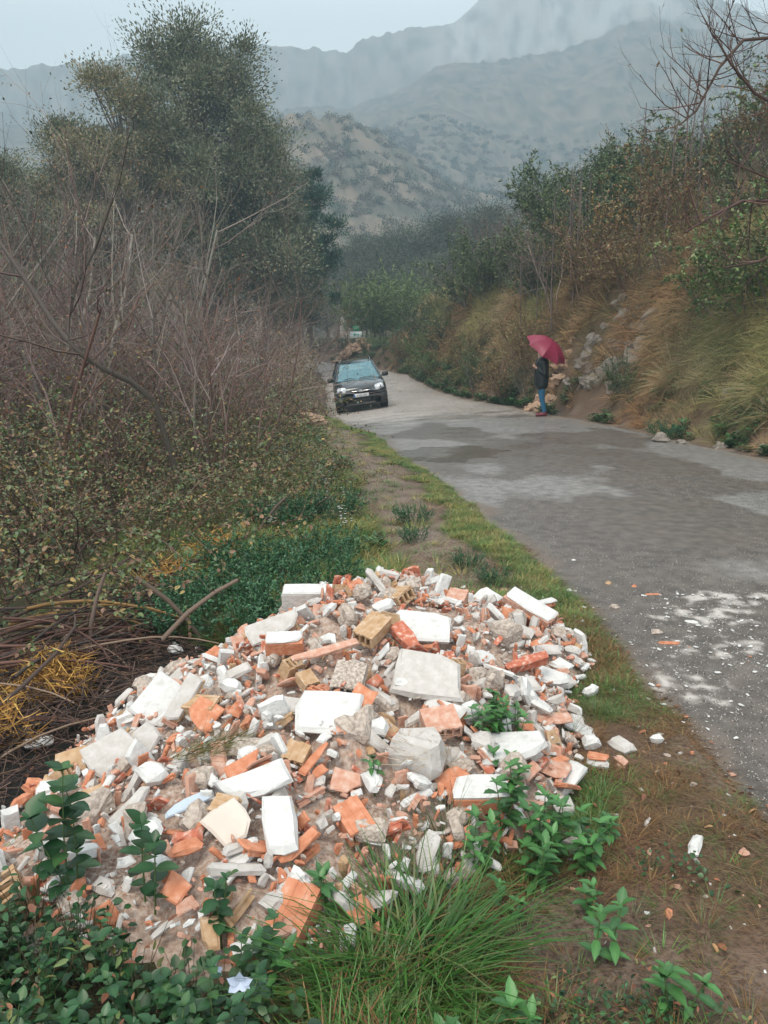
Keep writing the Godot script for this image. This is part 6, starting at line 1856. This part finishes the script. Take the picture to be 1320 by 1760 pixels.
	for k in 1500:
		var d := rf(11.0, 52.0)
		var e := lane(d)
		var x: float = e[2] + rf(0.12, 1.0) * (1.0 if d < 40.0 else 3.5)
		if patch_noise.get_noise_2d(d * 14.0, x * 9.0 + 20.0) < 0.14 - clampf((d - 18.0) * 0.03, 0, 0.4): continue
		hp.append(aligned(x, d, rf(0.7, 1.9), 0.3))
	for k in 900:
		var d := rf(6.0, 27.0)
		var x: float = lane(d)[0] - rf(1.1, 2.6)
		if patch_noise.get_noise_2d(x * 15.0, d * 15.0) < 0.0: continue
		hp.append(aligned(x, d, rf(0.5, 1.2), 0.3))
	many("verge_herbs", hb.mesh(M.leaf), hp, PackedColorArray(), "low green herbs at the foot of the bank and along the verge", "herbs")
	# white wild flowers in the left verge
	var fl := Buf.new()
	for k in 6:
		var g := rf(0, TAU)
		var p := Vector3(cos(g) * rf(0, 0.05), rf(0.12, 0.2), sin(g) * 0.04)
		fl.tube(PackedVector3Array([Vector3(p.x * 0.4, 0, p.z * 0.4), p]), PackedFloat32Array([0.0012, 0.0009]), 3, Color(0.08, 0.13, 0.05))
		for q in 4:
			var a := TAU * q / 4.0
			fl.leaf(p, Vector3(cos(a), 0.2, sin(a)).normalized(), Vector3.UP, 0.011, 0.008, Color(0.7, 0.7, 0.72))
	var fp := []
	for k in 90:
		var d := rf(6.6, 12.5)
		var x: float = lane(d)[0] - rf(1.35, 2.1)
		fp.append(aligned(x, d, rf(0.8, 1.3), 0.0))
	many("white_wildflowers", fl.mesh(M.leaf), fp, PackedColorArray(), "tiny white wildflowers in the grass of the left verge", "flowers")
func foreground() -> void:
	rng.seed = 2100
	# clover-like weeds behind the heap
	var cl := [[-1.14, 4.45], [-0.97, 4.86], [-0.78, 5.3], [-0.57, 5.6], [-0.5, 6.0], [-0.86, 4.3], [-0.7, 4.7], [-1.2, 5.0], [-1.0, 5.5], [-0.45, 5.1], [-0.9, 6.9], [-0.65, 7.3], [-0.5, 7.7], [-1.05, 7.2], [-0.8, 7.8], [-0.62, 4.4], [-1.3, 4.6]]
	for k in cl.size():
		var z := rf(0.9, 1.35)
		put_plant(K.clover[k % 3], "clover_plant", "stems", "leaves", g3(cl[k][0], cl[k][1]), rf(0, TAU), Vector3(z, z * rf(0.8, 1.1), z), ("bushy blue-green clover right behind the heap, %s" if cl[k][1] < 6.2 else "bushy blue-green clover farther along the verge, %s") % ["on the left", "in the middle", "on the right"][0 if cl[k][0] < -0.95 else (1 if cl[k][0] < -0.65 else 2)], "clover", "clover behind the heap")
	for p in [[0.25, 6.55, 0.55, "small round clover tuft alone on the bare track"], [0.3, 7.5, 0.7, "flat tuft of weeds on the track"], [0.75, 5.3, 0.5, "small weed tuft between heap and asphalt"], [4.85, 14.7, 1.3, "bright green leafy weed at the right road edge"], [0.62, 5.7, 0.5, "little weed tuft near the asphalt beyond the heap"]]:
		put_plant(K.clover[rng.randi() % 3], "clover_plant", "stems", "leaves", g3(p[0] + (0.35 if p[0] > 4 else 0.0), p[1]), rf(0, TAU), Vector3.ONE * p[2], p[3], "clover")
	# leafy weeds
	var net: Array = leaf_kinds.nettle
	for p in [[0.40, 2.33, 0.24, 5, 0.06, "leafy weed nearest the white-faced orange block"], [0.52, 2.28, 0.22, 7, 0.06, "broad bushy weed in front of the heap's right foot"], [0.64, 2.22, 0.2, 6, 0.055, "right half of the bushy weeds before the heap"], [0.60, 1.84, 0.17, 2, 0.06, "single upright weed on the bare soil at right"], [0.72, 1.68, 0.14, 3, 0.07, "low bright weed at the bottom right"], [0.30, 1.63, 0.13, 3, 0.065, "weed at the bottom edge right of the grass tuft"], [0.58, 2.05, 0.1, 3, 0.045, "small weed between the bushy and the upright one"], [0.36, 2.0, 0.12, 2, 0.05, "weed at the right shoulder of the grass tuft"], [0.38, 2.72, 0.13, 6, 0.05, "weeds growing out of the heap beside the white lump"], [0.50, 2.8, 0.1, 4, 0.045, "low weed on the heap behind the flat white slab"], [-0.03, 2.42, 0.12, 3, 0.035, "small weed sprouting in the middle of the front rubble"], [-0.15, 1.95, 0.14, 3, 0.05, "weed left of the grass tuft"], [-0.28, 1.75, 0.14, 3, 0.055, "weed beside the pale flower"], [0.42, 2.6, 0.08, 3, 0.04, "tiny weed beside the flat white slab"], [0.46, 2.15, 0.18, 5, 0.055, "weed in front of the broad bushy one"], [0.30, 2.2, 0.16, 4, 0.05, "weed between the bushy ones and the grass tuft"], [0.75, 2.35, 0.1, 4, 0.04, "low weed under the flat salmon plate"], [0.16, 1.5, 0.14, 4, 0.06, "weed at the very bottom before the grass tuft"], [0.42, 2.78, 0.15, 5, 0.05, "tallest weed growing out of the rubble"]]:
		var at := g3(p[0], p[1])
		at.y = surf(p[0], p[1]) - 0.01
		weed(at, p[2], p[3], p[4], net, p[5])
	# tall weed at the left before the heap
	weed(Vector3(-0.88, surf(-0.88, 2.0) - 0.02, -2.0), 0.44, 3, 0.08, leaf_kinds.ivy, "tall dark leafy weed standing before the heap's left end", 0.22)
	weed(Vector3(-0.66, surf(-0.66, 1.95) - 0.02, -1.95), 0.26, 2, 0.07, leaf_kinds.ivy, "shorter dark weed beside the tall one", 0.3)
	weed(Vector3(-0.45, surf(-0.45, 1.85) - 0.02, -1.85), 0.22, 2, 0.05, leaf_kinds.ivy, "thin reddish-stemmed weed at the heap's front left", 0.2)
	# creeping ground cover in the lower left: each sprig its own plant
	var n := 0
	for p in [[-0.95, 1.72], [-0.78, 1.62], [-0.62, 1.56], [-0.50, 1.66], [-0.85, 1.5], [-0.68, 1.42], [-0.52, 1.45], [-0.38, 1.52], [-0.98, 1.6], [-0.35, 1.68], [-0.82, 1.78], [-0.62, 1.68], [-1.05, 1.85]]:
		weed(g3(p[0], p[1]), rf(0.1, 0.24), 5, 0.042, leaf_kinds.ivy, ["dark trailing vine sprig in the lower left corner", "dark vine sprig under the tall weed at lower left", "dark vine sprig spreading toward the pale flower"][0 if p[0] < -0.7 and p[1] < 1.7 else (1 if p[0] < -0.7 else 2)], 0.9, "vine", "vine_sprig", "trailing vines in the lower left")
		n += 1
	var cover := [[0.018, 0.03, 0.6, [Color(0.022, 0.075, 0.024), Color(0.03, 0.095, 0.03), Color(0.016, 0.05, 0.018)], "small dark vine leaves covering the lower left"], [0.022, 0.04, 0.8, [Color(0.025, 0.08, 0.026), Color(0.03, 0.095, 0.03), Color(0.045, 0.105, 0.034)], "broader ivy leaves mixed into the lower left undergrowth"], [0.02, 0.045, 0.45, [Color(0.09, 0.14, 0.04), Color(0.13, 0.14, 0.045), Color(0.16, 0.10, 0.045), Color(0.2, 0.08, 0.04)], "yellowing and reddish leaves in the lower left undergrowth"]]
	for v in 3:
		var cv: Array = cover[v]
		var under := Buf.new()
		for k in [26, 11, 8][v]:
			var g := rf(0, TAU)
			var p := Vector3(cos(g) * rf(0, 0.1), rf(0.01, 0.12), sin(g) * rf(0, 0.1))
			var l := rf(cv[0], cv[1])
			under.leaf(p, Vector3(cos(g), rf(-0.3, 0.8), sin(g)).normalized(), (Vector3.UP + rv() * 0.7).normalized(), l, l * cv[2] * rf(0.8, 1.1), vary(pick(cv[3]), 0.3))
			under.tube(PackedVector3Array([Vector3(p.x * 0.3, -0.02, p.z * 0.3), p]), PackedFloat32Array([0.0012, 0.0008]), 3, Color(0.09, 0.08, 0.045))
		var pl := []
		for k in [520, 260, 120][v]:
			var x := rf(-1.5, -0.15)
			var d := rf(1.15, 2.1)
			if heap(x, d) > 0.05 or d > 1.86 - (x + 0.9) * 0.42 + rf(-0.1, 0.1): continue
			if patch_noise.get_noise_2d(x * 40.0 + v * 9.0, d * 40.0) < -0.1: continue
			var tr := aligned(x, d, rf(0.6, 1.3), 0.2)
			tr.origin.y += rf(0.0, 0.16) * clampf(-x - 0.25, 0.0, 1.0)
			pl.append(tr)
		for k in 120:
			var x := rf(-0.2, 1.0)
			var d := rf(1.3, 2.3)
			if patch_noise.get_noise_2d(x * 30.0, d * 30.0 + 60.0) < 0.1: continue
			pl.append(aligned(x, d, rf(0.3, 0.8), 0.3))
		many(["vine_leaves", "ivy_leaves", "yellowing_leaves"][v], under.mesh(M.leaf), pl, PackedColorArray(), cv[4], "ground cover")
	# leaf litter on the soil
	var lt := Buf.new()
	for k in 7:
		var g := rf(0, TAU)
		lt.leaf(Vector3(rf(-0.06, 0.06), 0.006, rf(-0.06, 0.06)), Vector3(cos(g), rf(-0.1, 0.25), sin(g)).normalized(), (Vector3.UP + rv() * 0.5).normalized(), rf(0.012, 0.032), rf(0.008, 0.016), vary(pick([Color(0.22, 0.09, 0.045), Color(0.14, 0.06, 0.035), Color(0.32, 0.15, 0.07), Color(0.09, 0.05, 0.035)]), 0.25))
	var lp := []
	for k in 1500:
		var d := rf(1.3, 5.5)
		var x: float = lane(d)[0] - pow(rng.randf(), 1.4) * 1.6 + 0.08
		if heap(x, d) > 0.02: continue
		lp.append(aligned(x, d, rf(0.6, 1.3), 1.0))
	many("leaf_litter", lt.mesh(M.dry), lp, PackedColorArray(), "brown leaf litter scattered over the foreground soil", "litter")
	# the big grass tuft
	var gt := thing("grass_tuft", "big green fountain of grass at the bottom centre", "grass", g3(0.08, 1.78))
	for q in 4:
		var b := tuft(120, 0.15, 0.4, 0.0085, 0.95, 0.85, 0.11, [Color(0.028, 0.10, 0.012), Color(0.04, 0.13, 0.016), Color(0.022, 0.075, 0.01), Color(0.065, 0.16, 0.028), Color(0.04, 0.115, 0.014), Color(0.12, 0.15, 0.05)])
		var o := part(gt, "blades", b.mesh(M.leaf), null, Vector3([0.0, -0.1, 0.09, -0.03][q], 0, [0.0, 0.06, -0.07, -0.12][q]))
		o.set_meta("kind", "stuff")
	for p in [[0.2, 2.25, 0.55, "thin grass tuft between the big one and the heap"], [0.0, 2.1, 0.5, "grass tuft growing over the heap's front edge"], [0.78, 3.05, 0.3, "low grass tuft beside the oblong white lump"], [0.95, 3.3, 0.28, "low grass tuft at the asphalt's edge by the heap"], [0.62, 2.72, 0.28, "low grass tuft below the salmon wedge"], [0.72, 2.0, 0.28, "sparse grass tuft on the soil at right"], [0.9, 1.95, 0.3, "grass tuft on the soil towards the road"]]:
		var b := tuft(90, 0.2, 0.45, 0.005, 0.9, 0.8, 0.12, [Color(0.05, 0.10, 0.03), Color(0.07, 0.12, 0.04), Color(0.16, 0.15, 0.08), Color(0.04, 0.085, 0.03)])
		var o := solo("grass_tuft", b.mesh(M.leaf), p[3], "grass")
		o.position = g3(p[0], p[1])
		o.position.y = surf(p[0], p[1]) - 0.01
		o.scale = Vector3.ONE * p[2]
	# pale periwinkle flowers
	for p in [[-0.335, 1.60, 0.17, 0.034, "pale blue five-petalled flower at the bottom left of centre"], [-0.40, 1.64, 0.17, 0.02, "smaller pale blue flower behind the larger one"]]:
		var f := thing("periwinkle_flower", p[4], "flower", g3(p[0], p[1]))
		var sb := Buf.new()
		sb.tube(PackedVector3Array([Vector3.ZERO, Vector3(0.005, p[2] * 0.6, 0.01), Vector3(0, p[2], 0.015)]), PackedFloat32Array([0.0015, 0.0012, 0.001]), 4, Color(0.06, 0.12, 0.05))
		part(f, "stem", sb.mesh(M.bark))
		for k in 5:
			var pb := Buf.new()
			var g := TAU * k / 5.0 + 0.3
			var c := Vector3(0, p[2], 0.017)
			var dir := Vector3(cos(g), sin(g) * 0.8 + 0.25, 0.35).normalized()
			pb.leaf(c, dir, Vector3(0, 0.3, 1), p[3], p[3] * 0.75, Color(0.55, 0.63, 0.8))
			part(f, "petal", pb.mesh(M.leaf))
	# lump of plaster bound with straw, and a wisp of hay on the heap
	var fl := thing("plaster_lump", "grey plaster lump matted with straw fibres before the heap", "plaster", Vector3(0.12, surf(0.12, 2.52) + 0.04, -2.52))
	var lb := Buf.new()
	lump(lb, Vector3(0.22, 0.13, 0.19), 11, 0.3, Color.WHITE)
	part(fl, "core", lb.mesh(M.grey))
	var fb := Buf.new()
	for k in 260:
		var g := rf(0, TAU)
		fb.blade(Vector3(cos(g) * rf(0.03, 0.11), rf(-0.05, 0.07), sin(g) * rf(0.03, 0.1)), Vector3(cos(g + 1.3), rf(-0.4, 0.5), sin(g + 1.3)).normalized(), rv() * 0.9, rf(0.04, 0.12), 0.0018, vary(pick([Color(0.42, 0.31, 0.2), Color(0.3, 0.2, 0.13), Color(0.5, 0.4, 0.28)]), 0.2))
	part(fl, "straw_fibres", fb.mesh(M.dry)).set_meta("kind", "stuff")
	var hay := Buf.new()
	for k in 150:
		hay.blade(rv() * Vector3(0.12, 0.015, 0.03), Vector3(rf(0.3, 1), rf(-0.1, 0.3), rf(-0.6, 0.3)).normalized(), rv() * 0.5, rf(0.08, 0.2), 0.003, vary(pick([Color(0.13, 0.13, 0.05), Color(0.2, 0.17, 0.08), Color(0.08, 0.1, 0.035)]), 0.25))
	var hy := solo("hay_wisp", hay.mesh(M.dry), "wisp of half-green hay lying on the left of the heap", "hay")
	hy.position = Vector3(-0.62, surf(-0.62, 2.5) + 0.06, -2.5)
	hy.rotation.y = 0.5
	# dead leaves, each one loose
	var dead: Array = leaf_kinds.dead
	var where := 0
	for k in 46:
		var d := rf(1.5, 3.4)
		var x := rf(0.35, 1.45)
		if x > d * 0.62: continue
		if heap(x, d) > 0.03: continue
		var o := solo("dead_leaf", pick(dead), "curled brown dead leaf on the soil %s" % ["at the bottom right", "below the bushy weeds", "along the asphalt's edge", "near the flat salmon plate"][0 if d < 1.8 else (1 if d < 2.3 and x < 0.9 else (2 if x > 1.05 else 3))], "leaf", "dead leaves on the soil")
		o.basis = Basis.from_euler(Vector3(rf(-0.3, 0.3), rf(0, TAU), rf(-0.4, 0.4))).scaled(Vector3.ONE * rf(0.02, 0.042))
		o.position = g3(x, d, 0.012)
func cuttings() -> void:
	rng.seed = 2500
	# long prunings thrown on the charred ground
	var kit := []
	var looks := []
	for v in 14:
		var b := Buf.new()
		var l := rf(0.6, 1.3)
		var p := Vector3(-l * 0.5, 0, 0)
		var dir := Vector3(1, rf(0.05, 0.3), 0).normalized()
		var pts := PackedVector3Array([p])
		var r := rf(0.005, 0.012)
		var rad := PackedFloat32Array([r])
		var bend := rv() * 0.14 * Vector3(1, 0, 1) + Vector3(0, -0.06, 0)
		for k in 8:
			dir = (dir + bend + rv() * 0.1 * Vector3(1, 0.5, 1)).normalized()
			p += dir * l / 8.0
			pts.append(p)
			rad.append(r * lerpf(1.0, 0.45, k / 8.0))
		var ci := rng.randi() % 6
		var col := vary([Color(0.10, 0.05, 0.04), Color(0.07, 0.045, 0.04), Color(0.13, 0.07, 0.055), Color(0.05, 0.04, 0.038), Color(0.2, 0.14, 0.1), Color(0.30, 0.17, 0.06)][ci], 0.25)
		looks.append(("long " if l > 0.95 else "short ") + ("thick " if r > 0.0085 else "thin ") + ["brown", "dark brown", "reddish", "blackened", "pale grey-brown", "yellow"][ci])
		b.tube(pts, rad, 5, col)
		for k in rng.randi() % 3:
			var a := rng.randi_range(3, 6)
			b.tube(PackedVector3Array([pts[a], pts[a] + (dir + rv()).normalized() * l * 0.18, pts[a] + (dir + rv() * 0.8).normalized() * l * 0.3]), PackedFloat32Array([rad[a] * 0.6, rad[a] * 0.45, rad[a] * 0.3]), 4, col)
		kit.append(b.mesh(M.bark))
	for k in 150:
		var t := rng.randf()
		var x := lerpf(-1.95, -1.4, t) + rng.randfn(0, 0.22)
		var d := lerpf(3.1, 5.7, t) + rng.randfn(0, 0.3)
		if x > -0.95 and d < 4.6: x -= 0.5
		if d < 3.5 and rng.randf() < 0.55: d += 1.2
		var hump := 0.3 * exp(-pow((x + 1.85) / 0.45, 2) - pow((d - 4.3) / 1.2, 2))
		var o := solo("pruned_branch", kit[k % 14], "%s pruned cane in the heap of cuttings, %s" % [looks[k % 14], ["front end", "middle", "far end"][clampi(int(t * 3.0), 0, 2)]], "branch", "pruned canes beside the rubble")
		o.position = Vector3(x, ground(x, d) + rf(0.02, 1.0) * hump + 0.04, -d)
		o.rotation = Vector3(rf(-0.2, 0.2), deg_to_rad(48.0) + rng.randfn(0, 0.45), rf(-0.16, 0.16))
	for p in [[-1.62, 4.2, 0.30, 1.45, "thick grey stick standing up out of the cuttings"], [-0.98, 3.95, 0.30, 0.75, "brown stick leaning over the heap's left rim"], [-1.15, 4.1, 0.30, -0.75, "long brown stick slanting down toward the rubble"], [-1.0, 6.7, 0.2, 1.0, "pale stick standing among the brambles behind the clover"]]:
		var b := Buf.new()
		b.tube(PackedVector3Array([Vector3(-0.25, 0, 0), Vector3(-0.05, 0.01, 0.01), Vector3(0.12, -0.015, 0), Vector3(0.25, -0.05, 0.01)]), PackedFloat32Array([0.014, 0.013, 0.011, 0.009]), 6, vary(Color(0.16, 0.11, 0.09), 0.2))
		var o := solo("stick", b.mesh(M.bark), p[4], "stick")
		o.position = g3(p[0], p[1], p[2])
		o.rotation = Vector3(0, 0.2, p[3])
	# fine twigs and yellow withered fronds
	var tw := Buf.new()
	for k in 16:
		var q := rv() * Vector3(0.15, 0.05, 0.15)
		var dir := rv().normalized() * Vector3(1, 0.4, 1)
		tw.tube(PackedVector3Array([q, q + dir * 0.1 + rv() * 0.02, q + dir * 0.22]), PackedFloat32Array([0.003, 0.0025, 0.0015]), 3, vary(pick([Color(0.09, 0.05, 0.04), Color(0.05, 0.04, 0.035), Color(0.15, 0.1, 0.075)]), 0.3))
	var pl := []
	for k in 260:
		var t := rng.randf()
		var x := lerpf(-1.85, -1.35, t) + rng.randfn(0, 0.38)
		var d := lerpf(2.6, 5.6, t) + rng.randfn(0, 0.3)
		if heap(x, d) > 0.03: continue
		pl.append(Transform3D(Basis.from_euler(Vector3(rf(-0.3, 0.3), rf(0, TAU), 0)), g3(x, d, rf(0.0, 0.2) * exp(-pow((x + 1.85) / 0.5, 2)))))
	many("charred_twigs", tw.mesh(M.bark), pl, PackedColorArray(), "fine dark twigs tangled on the charred ground", "twigs")
	var fr := Buf.new()
	for k in 26:
		var g := rf(0, TAU)
		fr.blade(rv() * 0.05, (Vector3(cos(g), rf(-0.2, 0.7), sin(g))).normalized(), rv(), rf(0.05, 0.13), 0.007, vary(pick([Color(0.42, 0.22, 0.045), Color(0.34, 0.17, 0.04), Color(0.5, 0.30, 0.08), Color(0.24, 0.12, 0.04)]), 0.2))
	var fp := []
	for c in [[-1.72, 3.7, 0.13, 50], [-1.78, 3.2, 0.1, 24], [-1.55, 5.5, 0.2, 44], [-1.35, 6.1, 0.12, 18]]:
		for k in c[3]:
			var x := rng.randfn(c[0], c[2])
			var d := rng.randfn(c[1], c[2] * 1.1)
			fp.append(Transform3D(Basis.from_euler(rv()), g3(x, d, rf(0.03, 0.22))))
	many("withered_fronds", fr.mesh(M.dry), fp, PackedColorArray(), "yellow withered fronds on the heap of cuttings", "fronds")
func build_all() -> void:
	make_leaf_kinds()
	build_heap()
	rng.seed = 60
	person(g3(4.04, 20.2))
	car(-0.86, 29.45)
	stones()
	make_kits()
	plant_left()
	plant_right()
	plant_far()
	grasses()
	cuttings()
	foreground()
